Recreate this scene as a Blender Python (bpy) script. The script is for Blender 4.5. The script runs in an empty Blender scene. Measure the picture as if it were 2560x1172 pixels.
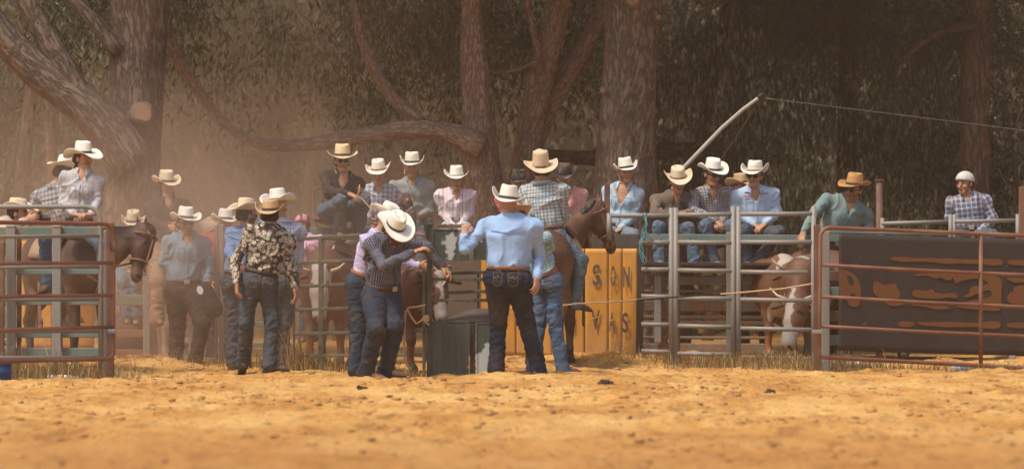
import bpy, math, random
import numpy as np
from math import sin, cos, pi, radians, sqrt
random.seed(7); RNG = np.random.default_rng(11)
S = bpy.context.scene
COL = S.collection

# ---------------------------------------------------------------- camera, world, sun, exposure
CAM_H = 1.176; FPX = 14222.0; HOR = 636.0          # a 200 mm lens, horizon line in the photograph
cam = bpy.data.cameras.new('camera'); camo = bpy.data.objects.new('camera', cam); COL.objects.link(camo)
cam.lens = 200; cam.sensor_width = 36; cam.shift_y = 50/2560
cam.clip_start = .5; cam.clip_end = 600
camo.location = (0, 0, CAM_H); camo.rotation_euler = (radians(90), 0, 0)
cam.dof.use_dof = True; cam.dof.focus_distance = 59; cam.dof.aperture_fstop = 2.8
S.camera = camo
SUN_EL, SUN_AZ = 60, 228                          # azimuth clockwise from +Y: behind the camera, to its left
w = bpy.data.worlds.new('World'); S.world = w; w.use_nodes = True
nt = w.node_tree; nt.nodes.clear()
sky = nt.nodes.new('ShaderNodeTexSky'); sky.sky_type = 'NISHITA'; sky.sun_disc = False
sky.sun_elevation = radians(SUN_EL); sky.sun_rotation = radians(SUN_AZ)
sky.air_density = 1.2; sky.dust_density = 4.0
bg = nt.nodes.new('ShaderNodeBackground'); bg.inputs[1].default_value = .15
wo = nt.nodes.new('ShaderNodeOutputWorld')
nt.links.new(sky.outputs[0], bg.inputs[0]); nt.links.new(bg.outputs[0], wo.inputs[0])
sl = bpy.data.lights.new('sun', 'SUN'); sl.energy = 3.1; sl.angle = radians(8); sl.color = (1, .93, .82)
so = bpy.data.objects.new('sun', sl); COL.objects.link(so)
so.location = (-20, -10, 40)
so.rotation_euler = (radians(90-SUN_EL), 0, -radians(SUN_AZ)+pi)
S.view_settings.view_transform = 'Standard'; S.view_settings.look = 'None'
S.view_settings.exposure = 0.18; S.view_settings.gamma = 1
S.cycles.volume_bounces = 2; S.cycles.max_bounces = 7; S.cycles.diffuse_bounces = 3
S.cycles.transparent_max_bounces = 8
S.cycles.use_denoising = True
S.cycles.volume_max_steps = 48

# ---------------------------------------------------------------- helpers
def P(px, py, Y):                                   # a point seen at this pixel of the photograph, Y metres away
    return np.array([(px-1280)/FPX*Y, Y, CAM_H+(HOR-py)/FPX*Y])
def GY(py): return FPX*CAM_H/(py-HOR)                # ground distance at that row
def V(*a): return np.array(a, float)
def nrm(v): v = np.asarray(v, float); return v/(np.linalg.norm(v)+1e-12)
def lerp(a, b, t): return a+(b-a)*t

def _h(ix, iy, iz, s):
    n = (ix.astype(np.int64)*374761393+iy.astype(np.int64)*668265263+iz.astype(np.int64)*2147483647+s*1274126177) & 0xffffffff
    n = ((n ^ (n >> 13))*1274126177) & 0xffffffff
    return ((n ^ (n >> 16)) & 0xffff)/32767.5-1
def noise(p, s=0):                                   # value noise, -1..1
    f = np.floor(p); t = p-f; t = t*t*(3-2*t); i = f.astype(np.int64)
    r = 0
    for dx in (0, 1):
        for dy in (0, 1):
            for dz in (0, 1):
                wgt = (t[:, 0] if dx else 1-t[:, 0])*(t[:, 1] if dy else 1-t[:, 1])*(t[:, 2] if dz else 1-t[:, 2])
                r = r+wgt*_h(i[:, 0]+dx, i[:, 1]+dy, i[:, 2]+dz, s)
    return r
def fbm(p, s=0, o=3):
    r = 0; a = 1; q = np.array(p, float)
    for k in range(o): r = r+a*noise(q, s+k); a *= .5; q = q*2.03+5.1
    return r

def mesh_np(name, v, f, mat=None, fab=None, col=None, smooth=True, parent=None, fcount=4):
    me = bpy.data.meshes.new(name); v = np.asarray(v, np.float32)
    if isinstance(f, list) and len(f) and not isinstance(f, np.ndarray) and any(len(q) != len(f[0]) for q in f):
        me.from_pydata([tuple(q) for q in v.tolist()], [], [tuple(int(k) for k in q) for q in f])
    else:
        f = np.asarray(f, np.int32); n = f.shape[1]
        me.vertices.add(len(v)); me.vertices.foreach_set('co', v.ravel())
        me.loops.add(f.size); me.loops.foreach_set('vertex_index', f.ravel())
        me.polygons.add(len(f)); me.polygons.foreach_set('loop_start', np.arange(0, f.size, n, dtype=np.int32))
        try: me.polygons.foreach_set('loop_total', np.full(len(f), n, np.int32))
        except Exception: pass
        me.update(calc_edges=True)
    if fab is not None:
        a = me.attributes.new('fab', 'FLOAT_VECTOR', 'POINT'); a.data.foreach_set('vector', np.asarray(fab, np.float32).ravel())
    if col is not None:
        a = me.attributes.new('tint', 'FLOAT_COLOR', 'POINT')
        c = np.ones((len(v), 4), np.float32); c[:, :3] = col; a.data.foreach_set('color', c.ravel())
    if smooth: me.polygons.foreach_set('use_smooth', np.ones(len(me.polygons), bool))
    if mat is not None: me.materials.append(mat)
    me.update()
    o = bpy.data.objects.new(name, me); COL.objects.link(o)
    if parent is not None: o.parent = parent; o.matrix_parent_inverse = parent_inv(parent)
    return o
def parent_inv(p):
    from mathutils import Matrix
    return (Matrix.Translation(p.location) @ p.rotation_euler.to_matrix().to_4x4() @ Matrix.Diagonal((*p.scale, 1))).inverted()
def tag(o, label=None, cat=None, group=None, kind=None):
    if label: o['label'] = label
    if cat: o['category'] = cat
    if group: o['group'] = group
    if kind: o['kind'] = kind
    return o
def thing(name, loc, label, cat, group=None):
    o = bpy.data.objects.new(name, None); COL.objects.link(o); o.location = tuple(float(q) for q in loc)
    o.empty_display_size = .1
    return tag(o, label, cat, group)

class MB:                                            # collects shapes for one mesh
    def __init__(s): s.v = []; s.f = []; s.n = 0
    def add(s, v, f):
        v = np.asarray(v, float); s.v.append(v); s.f += [[int(k)+s.n for k in q] for q in f]; s.n += len(v)
    def box(s, c, d, R=None, bev=.0):
        c = np.asarray(c, float); hx, hy, hz = [q/2 for q in d]
        if bev > 0:
            b = min(bev, hx*.9, hy*.9, hz*.9); vs = []; 
            for sx in (-1, 1):
                for sy in (-1, 1):
                    for sz in (-1, 1):
                        vs += [(sx*hx, sy*(hy-b), sz*(hz-b)), (sx*(hx-b), sy*hy, sz*(hz-b)), (sx*(hx-b), sy*(hy-b), sz*hz)]
            I = lambda sx, sy, sz, k: ((sx*2+sy)*2+sz)*3+k
            fs = []
            for a in (0, 1):
                fs.append([I(a, 0, 0, 0), I(a, 1, 0, 0), I(a, 1, 1, 0), I(a, 0, 1, 0)][::(1 if a else -1)])
                fs.append([I(0, a, 0, 1), I(1, a, 0, 1), I(1, a, 1, 1), I(0, a, 1, 1)][::(-1 if a else 1)])
                fs.append([I(0, 0, a, 2), I(1, 0, a, 2), I(1, 1, a, 2), I(0, 1, a, 2)][::(1 if a else -1)])
                for b2 in (0, 1):
                    fs.append([I(a, b2, 0, 0), I(a, b2, 1, 0), I(a, b2, 1, 1), I(a, b2, 0, 1)])
                    fs.append([I(a, 0, b2, 0), I(a, 1, b2, 0), I(a, 1, b2, 2), I(a, 0, b2, 2)])
                    fs.append([I(0, a, b2, 1), I(1, a, b2, 1), I(1, a, b2, 2), I(0, a, b2, 2)])
                    for c2 in (0, 1): fs.append([I(a, b2, c2, 0), I(a, b2, c2, 1), I(a, b2, c2, 2)])
        else:
            vs = [(x, y, z) for x in (-hx, hx) for y in (-hy, hy) for z in (-hz, hz)]
            fs = [(0, 1, 3, 2), (4, 6, 7, 5), (0, 4, 5, 1), (2, 3, 7, 6), (0, 2, 6, 4), (1, 5, 7, 3)]
        vs = np.array(vs)
        if R is not None: vs = vs @ np.asarray(R).T
        s.add(vs+c, fs); return s
    def beam(s, a, b, wd, ht, up=(0, 0, 1), bev=.004):   # box section from a to b
        a = np.asarray(a, float); b = np.asarray(b, float); ax = nrm(b-a); L = np.linalg.norm(b-a)
        sd = nrm(np.cross(ax, up)); u = np.cross(sd, ax)
        R = np.stack([ax, sd, u], 1); return s.box((a+b)/2, (L, wd, ht), R, bev)
    def tube(s, pts, r, n=10, cap=True, wob=0):
        pts = np.asarray(pts, float); m = len(pts); r = np.broadcast_to(np.asarray(r, float), (m,))
        T = np.gradient(pts, axis=0); T /= np.linalg.norm(T, axis=1)[:, None]+1e-9
        ref = V(0, 0, 1) if abs(T[0, 2]) < .9 else V(0, 1, 0)
        A = np.cross(T[0], ref); A /= np.linalg.norm(A); vs = []
        for i in range(m):
            A = A-T[i]*np.dot(A, T[i]); A /= np.linalg.norm(A)+1e-9; B = np.cross(T[i], A)
            for k in range(n):
                t = 2*pi*k/n; vs.append(pts[i]+(A*cos(t)+B*sin(t))*r[i])
        fs = [(i*n+k, i*n+(k+1) % n, (i+1)*n+(k+1) % n, (i+1)*n+k) for i in range(m-1) for k in range(n)]
        if cap: fs += [tuple(range(n))[::-1], tuple((m-1)*n+k for k in range(n))]
        s.add(vs, fs); return s
    def build(s, name, mat, parent=None, smooth=False, label=None):
        v = np.concatenate(s.v); o = mesh_np(name, v, s.f, mat, smooth=smooth, parent=parent)
        if smooth:
            pass
        if label: o['label'] = label
        return o

# ---------------------------------------------------------------- signed-distance modelling
class Field:
    def __init__(s, h): s.h = h; s.p = []; s.cut = []
    def cone(s, A, B, ra, rb=None, side=None, fl=None, k=.02):   # ra, rb: radius across 'side'; fl: depth/width ratio at both ends
        A = np.asarray(A, float); B = np.asarray(B, float); rb = ra if rb is None else rb
        fl = (1, 1) if fl is None else (fl if isinstance(fl, tuple) else (fl, fl))
        s.p.append(('c', A, B, ra, rb, side, fl, k)); return s
    def ell(s, c, r, R=None, k=.02):
        s.p.append(('e', np.asarray(c, float), np.asarray(r, float), None if R is None else np.asarray(R, float), k)); return s
    def sub(s, c, r, R=None): s.cut.append(('e', np.asarray(c, float), np.asarray(r, float), None if R is None else np.asarray(R, float), .006)); return s
    def subf(s, fn): s.cut.append(('f', fn)); return s
    def bb(s, q, m):
        if q[0] == 'c':
            r = max(q[3], q[4])*max(1, *q[6])+m; return np.minimum(q[1], q[2])-r, np.maximum(q[1], q[2])+r
        r = (q[2].max() if q[3] is not None else q[2])+m; return q[1]-r, q[1]+r
    def dist(s, q, X):
        if q[0] == 'c':
            _, A, B, ra, rb, side, fl, k = q; AB = B-A; L = np.linalg.norm(AB)+1e-9; ax = AB/L
            D = X-A; t = np.clip((D@ax)/L, 0, 1); Q = D-t[..., None]*AB; r = ra+(rb-ra)*t
            if side is None: return np.linalg.norm(Q, axis=-1)-r
            sd = nrm(side-ax*np.dot(side, ax)); n = np.cross(ax, sd); g = fl[0]+(fl[1]-fl[0])*t
            u = Q@sd; v = (Q@n)/g; w_ = Q@ax
            return (np.sqrt(u*u+v*v+w_*w_)-r)*np.minimum(1, .5+.5*g)
        D = X-q[1]
        if q[3] is not None: D = D@q[3]
        a = np.linalg.norm(D/q[2], axis=-1); b = np.linalg.norm(D/q[2]**2, axis=-1)+1e-9
        return a*(a-1)/b
    def mesh(s):
        h = s.h; los = []; his = []
        for q in s.p: lo, hi = s.bb(q, 3*h); los.append(lo); his.append(hi)
        lo = np.min(los, 0); hi = np.max(his, 0); N = np.ceil((hi-lo)/h).astype(int)+1
        F = np.full(N, 1., np.float32); ax = [lo[i]+np.arange(N[i])*h for i in range(3)]
        def grid(q, m):
            a, b = s.bb(q, m); i0 = np.clip(np.floor((a-lo)/h).astype(int), 0, N-1); i1 = np.clip(np.ceil((b-lo)/h).astype(int)+1, 1, N)
            sl_ = tuple(slice(i0[i], i1[i]) for i in range(3))
            if any(i1 <= i0): return None, None
            X = np.stack(np.meshgrid(ax[0][sl_[0]], ax[1][sl_[1]], ax[2][sl_[2]], indexing='ij'), -1)
            return sl_, X
        for q in s.p:
            k = q[-1]; sl_, X = grid(q, 3*h+k)
            if sl_ is None: continue
            d = s.dist(q, X).astype(np.float32); f = F[sl_]
            if k > 0:
                hh = np.clip(.5+.5*(f-d)/k, 0, 1); F[sl_] = f*(1-hh)+d*hh-k*hh*(1-hh)
            else: F[sl_] = np.minimum(f, d)
        for q in s.cut:
            if q[0] == 'e':
                sl_, X = grid(q, 3*h)
                if sl_ is None: continue
                F[sl_] = np.maximum(F[sl_], -s.dist(q, X).astype(np.float32))
            else:
                X = np.stack(np.meshgrid(*ax, indexing='ij'), -1)
                F = np.maximum(F, q[1](X).astype(np.float32))
        return surface_nets(F, lo, h)

def surface_nets(F, lo, h):
    ins = F < 0; N = F.shape
    c = [ins[i:N[0]-1+i, j:N[1]-1+j, k:N[2]-1+k] for i in (0, 1) for j in (0, 1) for k in (0, 1)]
    sm = sum(q.astype(np.int8) for q in c); act = (sm > 0) & (sm < 8)
    idx = np.argwhere(act); M = len(idx); vid = np.full(act.shape, -1, np.int64); vid[act] = np.arange(M)
    off = np.array([(i, j, k) for i in (0, 1) for j in (0, 1) for k in (0, 1)])
    val = np.stack([F[idx[:, 0]+o[0], idx[:, 1]+o[1], idx[:, 2]+o[2]] for o in off], 1)
    acc = np.zeros((M, 3)); cnt = np.zeros(M)
    for a in range(8):
        for b in range(a+1, 8):
            if np.abs(off[a]-off[b]).sum() != 1: continue
            m = (val[:, a] < 0) != (val[:, b] < 0)
            t = np.where(m, val[:, a]/(val[:, a]-val[:, b]+1e-12), 0)
            acc += np.where(m[:, None], off[a]+t[:, None]*(off[b]-off[a]), 0); cnt += m
    v = lo+h*(idx+acc/np.maximum(cnt, 1)[:, None])
    fs = []
    for d in range(3):
        a, b = [q for q in range(3) if q != d]
        s0 = [slice(None)]*3; s1 = [slice(None)]*3; s0[d] = slice(0, N[d]-1); s1[d] = slice(1, N[d])
        i0 = ins[tuple(s0)]; i1 = ins[tuple(s1)]; x = i0 != i1
        e = np.argwhere(x); ok = (e[:, a] > 0) & (e[:, b] > 0) & (e[:, a] < N[a]-1) & (e[:, b] < N[b]-1); e = e[ok]
        flip = i0[tuple(e.T)]
        def g(da, db):
            q = e.copy(); q[:, a] -= da; q[:, b] -= db; return vid[tuple(q.T)]
        Q = np.stack([g(1, 1), g(0, 1), g(0, 0), g(1, 0)], 1)
        if d == 1: flip = ~flip
        Q[~flip] = Q[~flip][:, ::-1]; fs.append(Q)
    f = np.concatenate(fs); f = f[(f >= 0).all(1)]
    return v, f
def vnormals(v, f):
    n = np.cross(v[f[:, 2]]-v[f[:, 0]], v[f[:, 3]]-v[f[:, 1]]); N = np.zeros_like(v)
    for k in range(4):
        for c in range(3): N[:, c] += np.bincount(f[:, k], n[:, c], len(v))
    return N/(np.linalg.norm(N, axis=1)[:, None]+1e-12)
def relax(v, f, it=2, a=.5):
    for _ in range(it):
        A = np.zeros_like(v); c = np.zeros(len(v))
        for i, j in ((0, 1), (1, 2), (2, 3), (3, 0)):
            for p, q in ((i, j), (j, i)):
                for ax in range(3): A[:, ax] += np.bincount(f[:, p], v[f[:, q], ax], len(v))
                c += np.bincount(f[:, p], minlength=len(v))
        v = v+(A/np.maximum(c, 1)[:, None]-v)*a
    return v

# ---------------------------------------------------------------- materials
class NT:
    def __init__(s, name):
        s.m = bpy.data.materials.new(name); s.m.use_nodes = True; s.t = s.m.node_tree; s.t.nodes.clear()
        s.o = s.t.nodes.new('ShaderNodeOutputMaterial'); s.b = s.t.nodes.new('ShaderNodeBsdfPrincipled')
        s.t.links.new(s.b.outputs[0], s.o.inputs[0])
    def n(s, typ, ins=None, **kw):
        x = s.t.nodes.new('ShaderNode'+typ)
        for k, v in kw.items(): setattr(x, k, v)
        for k, v in (ins or {}).items():
            if isinstance(v, bpy.types.NodeSocket): s.t.links.new(v, x.inputs[k])
            else:
                if isinstance(v, tuple) and len(v) == 3 and x.inputs[k].type == 'RGBA': v = (*v, 1)
                x.inputs[k].default_value = v
        return x
    def math(s, op, a, b=0., c=None):
        d = {0: a, 1: b}
        if c is not None: d[2] = c
        return s.n('Math', d, operation=op).outputs[0]
    def mix(s, f, a, b, bt='MIX'):
        x = s.t.nodes.new('ShaderNodeMix'); x.data_type = 'RGBA'; x.blend_type = bt
        for k, v in ((0, f), (6, a), (7, b)):
            if isinstance(v, bpy.types.NodeSocket): s.t.links.new(v, x.inputs[k])
            else: x.inputs[k].default_value = (*v, 1) if isinstance(v, tuple) and len(v) == 3 else v
        return x.outputs[2]
    def coord(s, kind='obj', sc=(1, 1, 1)):
        if kind == 'obj': src = s.n('TexCoord').outputs['Object']
        else: src = s.n('Attribute', attribute_name='fab').outputs['Vector']
        if sc == (1, 1, 1): return src
        return s.n('Mapping', {0: src, 3: sc}).outputs[0]
    def noise(s, v, scale, detail=3., rough=.55): return s.n('TexNoise', {'Vector': v, 'Scale': scale, 'Detail': detail, 'Roughness': rough}).outputs[0]
    def ramp(s, f, stops):
        x = s.n('ValToRGB', {0: f}); e = x.color_ramp.elements
        while len(e) < len(stops): e.new(.5)
        for i, (p, c) in enumerate(stops):
            e[i].position = p; e[i].color = (*c, 1) if isinstance(c, tuple) else (c, c, c, 1)
        return x.outputs[0]
    def bump(s, h, st=.3, d=.01, prev=None):
        ins = {'Strength': st, 'Distance': d, 'Height': h}
        if prev is not None: ins['Normal'] = prev
        return s.n('Bump', ins).outputs[0]
    def done(s, col, rough=.8, nor=None, metal=0., spec=.3, **kw):
        i = s.b.inputs
        for k, v in (('Base Color', col), ('Roughness', rough), ('Metallic', metal), ('Specular IOR Level', spec), *kw.items()):
            if isinstance(v, bpy.types.NodeSocket): s.t.links.new(v, i[k])
            else: i[k].default_value = (*v, 1) if isinstance(v, tuple) and len(v) == 3 else v
        if nor is not None: s.t.links.new(nor, i['Normal'])
        return s.m
_C = {}
def cached(fn):
    def g(*a, **k):
        key = (fn.__name__, a, tuple(sorted(k.items())))
        if key not in _C: _C[key] = fn(*a, **k)
        return _C[key]
    return g
def scl(c, f): return tuple(min(1, q*f) for q in c)

def cloth_finish(M, col, rough=.9, wr=.45, dust=.25, dcol=(.42, .27, .15)):
    v = M.coord('fab'); o = M.coord('obj')
    big = M.noise(o, 7., 3.); fold = M.noise(M.coord('fab', (16, 9, 1)), 1., 4., .6)
    if dust: col = M.mix(M.math('MULTIPLY', M.ramp(big, [(.42, 0.), (.72, 1.)]), dust), col, dcol)
    weave = M.noise(v, 300., 1.)
    nor = M.bump(fold, wr, .03); nor = M.bump(weave, .2, .002, nor)
    return M.done(col, rough, nor, spec=.15)
def cell(M, sock, per, wd, soft=.15, off=0.):        # 0..1 stripe mask of one coordinate
    t = M.math('FRACT', M.math('ADD', M.math('DIVIDE', sock, per), 100.5+off))
    d = M.math('ABSOLUTE', M.math('SUBTRACT', t, .5))
    return M.n('MapRange', {0: d, 1: wd/2+soft*wd/2, 2: wd/2-soft*wd/2, 3: 0., 4: 1.}).outputs[0]
def uv(M):
    x = M.n('SeparateXYZ', {0: M.coord('fab')}); return x.outputs[0], x.outputs[1]
@cached
def fabric(kind, *c, dust=.2):
    M = NT('cloth_'+kind); u, v = uv(M)
    if kind == 'plain':
        col = M.mix(M.noise(M.coord('obj'), 30., 3.), scl(c[0], .85), scl(c[0], 1.12))
    elif kind == 'chambray':
        col = M.mix(M.noise(M.coord('fab', (400, 60, 1)), 1., 2.), scl(c[0], .8), scl(c[0], 1.25))
    elif kind == 'check':                            # small two-way check: ground, line a, line b, period
        per = c[3]; a = cell(M, u, per, .3, .5); b = cell(M, v, per, .3, .5)
        a2 = cell(M, u, per*2, .16, .5, .25); b2 = cell(M, v, per*2, .16, .5, .25)
        col = M.mix(M.math('MULTIPLY', a, .75), c[0], c[1]); col = M.mix(M.math('MULTIPLY', b, .75), col, c[1])
        col = M.mix(M.math('MULTIPLY', a2, .6), col, c[2]); col = M.mix(M.math('MULTIPLY', b2, .6), col, c[2])
    elif kind == 'plaid':                            # broad plaid: ground, band, thin line, period
        per = c[3]; a = cell(M, u, per, .42, .2); b = cell(M, v, per, .42, .2)
        col = M.mix(M.math('MULTIPLY', a, .6), c[0], c[1]); col = M.mix(M.math('MULTIPLY', b, .6), col, c[1])
        a = cell(M, u, per, .1, .3, .5); b = cell(M, v, per, .1, .3, .5)
        col = M.mix(M.math('MULTIPLY', M.math('MAXIMUM', a, b), .85), col, c[2])
    elif kind == 'windowpane':
        per = c[2]; a = cell(M, u, per, .2, .3); b = cell(M, v, per, .2, .3)
        col = M.mix(M.math('MULTIPLY', M.math('MAXIMUM', a, b), .9), c[0], c[1])
        a = cell(M, u, per, .35, .3, .3); col = M.mix(M.math('MULTIPLY', a, .2), col, c[1])
    elif kind == 'stripe':
        a = cell(M, u, c[2], c[3], .3); b = cell(M, u, c[2]*3, .08, .3, .4)
        col = M.mix(M.math('MULTIPLY', a, .8), c[0], c[1]); col = M.mix(M.math('MULTIPLY', b, .7), col, scl(c[1], .6))
    elif kind == 'dots':
        vo = M.n('TexVoronoi', {'Vector': M.coord('fab'), 'Scale': c[2], 'Randomness': .15}).outputs['Distance']
        col = M.mix(M.ramp(vo, [(.2, 1.), (.34, 0.)]), c[0], c[1])
    elif kind == 'floral':
        vo = M.n('TexVoronoi', {'Vector': M.coord('fab'), 'Scale': 26., 'Randomness': .9})
        wob = M.math('ADD', vo.outputs['Distance'], M.math('MULTIPLY', M.noise(M.coord('fab'), 70., 3.), .5))
        hue = M.n('SeparateColor', {0: vo.outputs['Color']}).outputs[0]
        pc = M.ramp(hue, [(0., (.62, .55, .38)), (.35, (.66, .62, .5)), (.5, (.3, .14, .1)), (.62, (.55, .42, .4)), (.75, (.2, .27, .18)), (.88, (.6, .52, .36))])
        pc = M.mix(M.ramp(M.noise(M.coord('fab'), 120., 2.), [(.5, 0.), (.56, 1.)]), pc, c[0])
        col = M.mix(M.ramp(wob, [(.78, 1.), (.88, 0.)]), c[0], pc)
    elif kind == 'paisley':
        n1 = M.noise(M.coord('fab'), 45., 4., .7)
        col = M.mix(M.ramp(n1, [(.44, 0.), (.5, 1.), (.56, 0.)]), c[0], c[1])
        col = M.mix(M.ramp(M.noise(M.coord('fab'), 28., 3.), [(.52, 0.), (.6, 1.)]), col, c[2])
    elif kind == 'speckle':
        col = M.mix(M.ramp(M.noise(M.coord('fab'), 90., 3.), [(.45, 0.), (.58, 1.)]), c[0], c[1])
    m = cloth_finish(M, col, dust=dust); m['c0'] = list(c[0]); return m
@cached
def denim(c, fade=.35):
    M = NT('denim'); o = M.coord('obj'); u, v = uv(M)
    base = M.mix(M.noise(M.coord('fab', (500, 50, 1)), 1., 2.), scl(c, .75), scl(c, 1.3))
    wear = M.ramp(M.noise(M.coord('fab', (5, 2.2, 1)), 1., 3.), [(.42, 0.), (.68, 1.)])
    col = M.mix(M.math('MULTIPLY', wear, fade*.8), base, scl(c, 1.9))
    cr = M.noise(M.coord('fab', (18, 26, 1)), 1., 4., .65)
    col = M.mix(M.math('MULTIPLY', M.ramp(cr, [(.55, 0.), (.7, 1.)]), fade*.4), col, scl(c, 1.9))
    col = M.mix(M.math('MULTIPLY', M.ramp(M.noise(o, 5., 3.), [(.45, 0.), (.75, 1.)]), .14), col, (.36, .24, .14))
    nor = M.bump(cr, .7, .03); nor = M.bump(M.noise(M.coord('fab'), 350., 1.), .2, .002, nor)
    return M.done(col, .9, nor, spec=.15)
@cached
def skin(c):
    M = NT('skin'); t = M.n('Attribute', attribute_name='tint').outputs['Color']
    col = M.mix(M.noise(M.coord('obj'), 25., 4.), scl(c, .85), scl((c[0], c[1]*.95, c[2]*.92), 1.1))
    col = M.mix(1., col, t, 'MULTIPLY')
    return M.done(col, .55, M.bump(M.noise(M.coord('obj'), 90., 3.), .15, .004), spec=.35)
@cached
def simple(name, c, rough=.7, var=.2, sc=20., metal=0., bump=.2, c2=None, spec=.3):
    M = NT(name); o = M.coord('obj')
    col = M.mix(M.noise(o, sc, 4., .6), scl(c, 1-var), c2 or scl(c, 1+var))
    return M.done(col, rough, M.bump(M.noise(o, sc*4, 3.), bump, .005), metal=metal, spec=spec)
@cached
def straw(c, lace=0, felt=False):
    M = NT('hat_straw'); v = M.coord('fab'); o = M.coord('obj')
    col = M.mix(M.noise(o, 18., 4.), scl(c, .9), scl(c, 1.05))
    col = M.mix(M.math('MULTIPLY', M.ramp(M.noise(o, 9., 3.), [(.45, 0.), (.7, 1.)]), .4), col, (.42, .28, .16))
    x = M.n('SeparateXYZ', {0: v})
    if lace:
        band = M.n('MapRange', {0: M.math('ABSOLUTE', M.math('SUBTRACT', x.outputs[2], .05)), 1: .022, 2: .018}).outputs[0]
        holes = M.ramp(M.n('TexVoronoi', {'Vector': v, 'Scale': 65., 'Randomness': .1}).outputs['Distance'], [(.3, 1.), (.42, 0.)])
        col = M.mix(M.math('MULTIPLY', M.math('MULTIPLY', band, holes), .55 if lace == 1 else .9), col, (.12, .09, .06))
    if felt: nor = M.bump(M.noise(o, 160., 3.), .15, .003)
    else:
        wv = M.n('TexWave', {'Vector': v, 'Scale': 70., 'Distortion': 1.5}, bands_direction='Z').outputs[1]
        nor = M.bump(wv, .25, .003)
    return M.done(col, .85 if felt else .6, nor, spec=.25)
@cached
def leather(c, rough=.6): return simple('leather', c, rough, .3, 25., 0., .3)
@cached
def pelt(name, dust=.25):                              # animal coat, colours from the vertex tint
    M = NT(name); t = M.n('Attribute', attribute_name='tint').outputs['Color']; o = M.coord('obj')
    col = M.mix(M.noise(M.coord('obj', (1, 1, .3)), 60., 4., .65), M.mix(1., t, (.7, .7, .7), 'MULTIPLY'), M.mix(1., t, (1.3, 1.3, 1.3), 'MULTIPLY'))
    col = M.mix(M.math('MULTIPLY', M.ramp(M.noise(o, 4., 4.), [(.45, 0.), (.75, 1.)]), dust), col, (.38, .25, .15))
    return M.done(col, .6, M.bump(M.noise(M.coord('obj', (1, 1, .25)), 140., 3.), .35, .006), spec=.35)
@cached
def paint_metal(name, c, rust=.4, rough=.5, metal=.0, rc=(.16, .065, .03), low=None, high=.62):
    M = NT(name); o = M.coord('obj')
    n1 = M.noise(o, 6., 6., .65); n2 = M.noise(o, 30., 4.)
    col = M.mix(n2, scl(c, .8), scl(c, 1.18))
    streak = M.noise(M.coord('obj', (22, 22, 1.6)), 1., 4., .6)
    msk = M.ramp(M.math('ADD', M.math('MULTIPLY', n1, .6), M.math('MULTIPLY', streak, .4)), [(high-.12*rust, 0.), (high+.06, 1.)])
    col = M.mix(M.math('MULTIPLY', msk, min(1, rust*1.6)), col, M.mix(n2, rc, scl(rc, 1.7)))
    col = M.mix(M.math('MULTIPLY', M.ramp(M.noise(o, 3., 3.), [(.4, 0.), (.7, 1.)]), .3), col, (.36, .25, .16))
    nor = M.bump(n2, .2, .003)
    return M.done(col, M.math('ADD', M.math('MULTIPLY', msk, .3), rough), nor, metal=metal, spec=.4)
GALV = paint_metal('galvanised_steel', (.225, .215, .195), .4, .6, .15, (.22, .13, .08))
RUST = paint_metal('rusty_pipe', (.17, .062, .034), .5, .6, .0, (.10, .04, .025))
RUSTD = paint_metal('rusted_post', (.10, .04, .025), .5, .7, .0, (.05, .025, .018))
TEAL = paint_metal('teal_steel', (.11, .16, .14), .6, .55, .0, (.14, .07, .04))
GREEN = paint_metal('dark_green_steel', (.016, .028, .021), .35, .5, .0, (.07, .045, .03))
OLIVE = paint_metal('olive_steel', (.07, .072, .045), .4, .6, .0, (.1, .06, .035))
@cached
def chipped_green():                                 # green plate with flaked patches of bare pale metal
    M = NT('chipped_green_plate'); o = M.coord('obj')
    n1 = M.noise(M.coord('obj', (1, 1, .6)), 3.2, 3., .5); n2 = M.noise(o, 26., 4., .7)
    z = M.n('SeparateXYZ', {0: o}).outputs[2]
    v = M.math('ADD', M.math('MULTIPLY', n1, .78), M.math('MULTIPLY', n2, .22))
    base = M.mix(n2, (.028, .040, .032), (.05, .066, .055))
    base = M.mix(M.math('MULTIPLY', M.ramp(M.noise(M.coord('obj', (30, 30, 1.5)), 1., 4.), [(.5, 0.), (.7, 1.)]), .35), base, (.15, .13, .1))
    col = M.mix(M.ramp(v, [(.585, 0.), (.60, 1.)]), base, (.36, .37, .36))
    return M.done(col, .6, M.bump(v, .3, .004), spec=.35)
@cached
def banner(c):
    M = NT('banner_vinyl'); o = M.coord('obj'); f = M.coord('obj', (5, 1, 1))
    col = M.mix(M.noise(M.coord('obj', (6, 6, 1.2)), 1., 4.), scl(c, .82), scl(c, 1.1))
    col = M.mix(M.math('MULTIPLY', M.ramp(M.noise(o, 7., 5., .7), [(.46, 0.), (.68, 1.)]), .6), col, (.34, .20, .09))
    z_ = M.n('SeparateXYZ', {0: o}).outputs[2]; col = M.mix(M.math('MULTIPLY', M.math('MULTIPLY', M.n('MapRange', {0: z_, 1: .35, 2: .0, 3: 0., 4: 1.}).outputs[0], M.noise(o, 4., 4.)), .9), col, (.42, .25, .12))
    nor = M.bump(M.noise(M.coord('obj', (7, 7, 3)), 1., 4.), .5, .03)
    return M.done(col, .6, nor, spec=.3)
LETTER = simple('faded_lettering', (.10, .075, .065), .8, .35, 30.)
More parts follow.
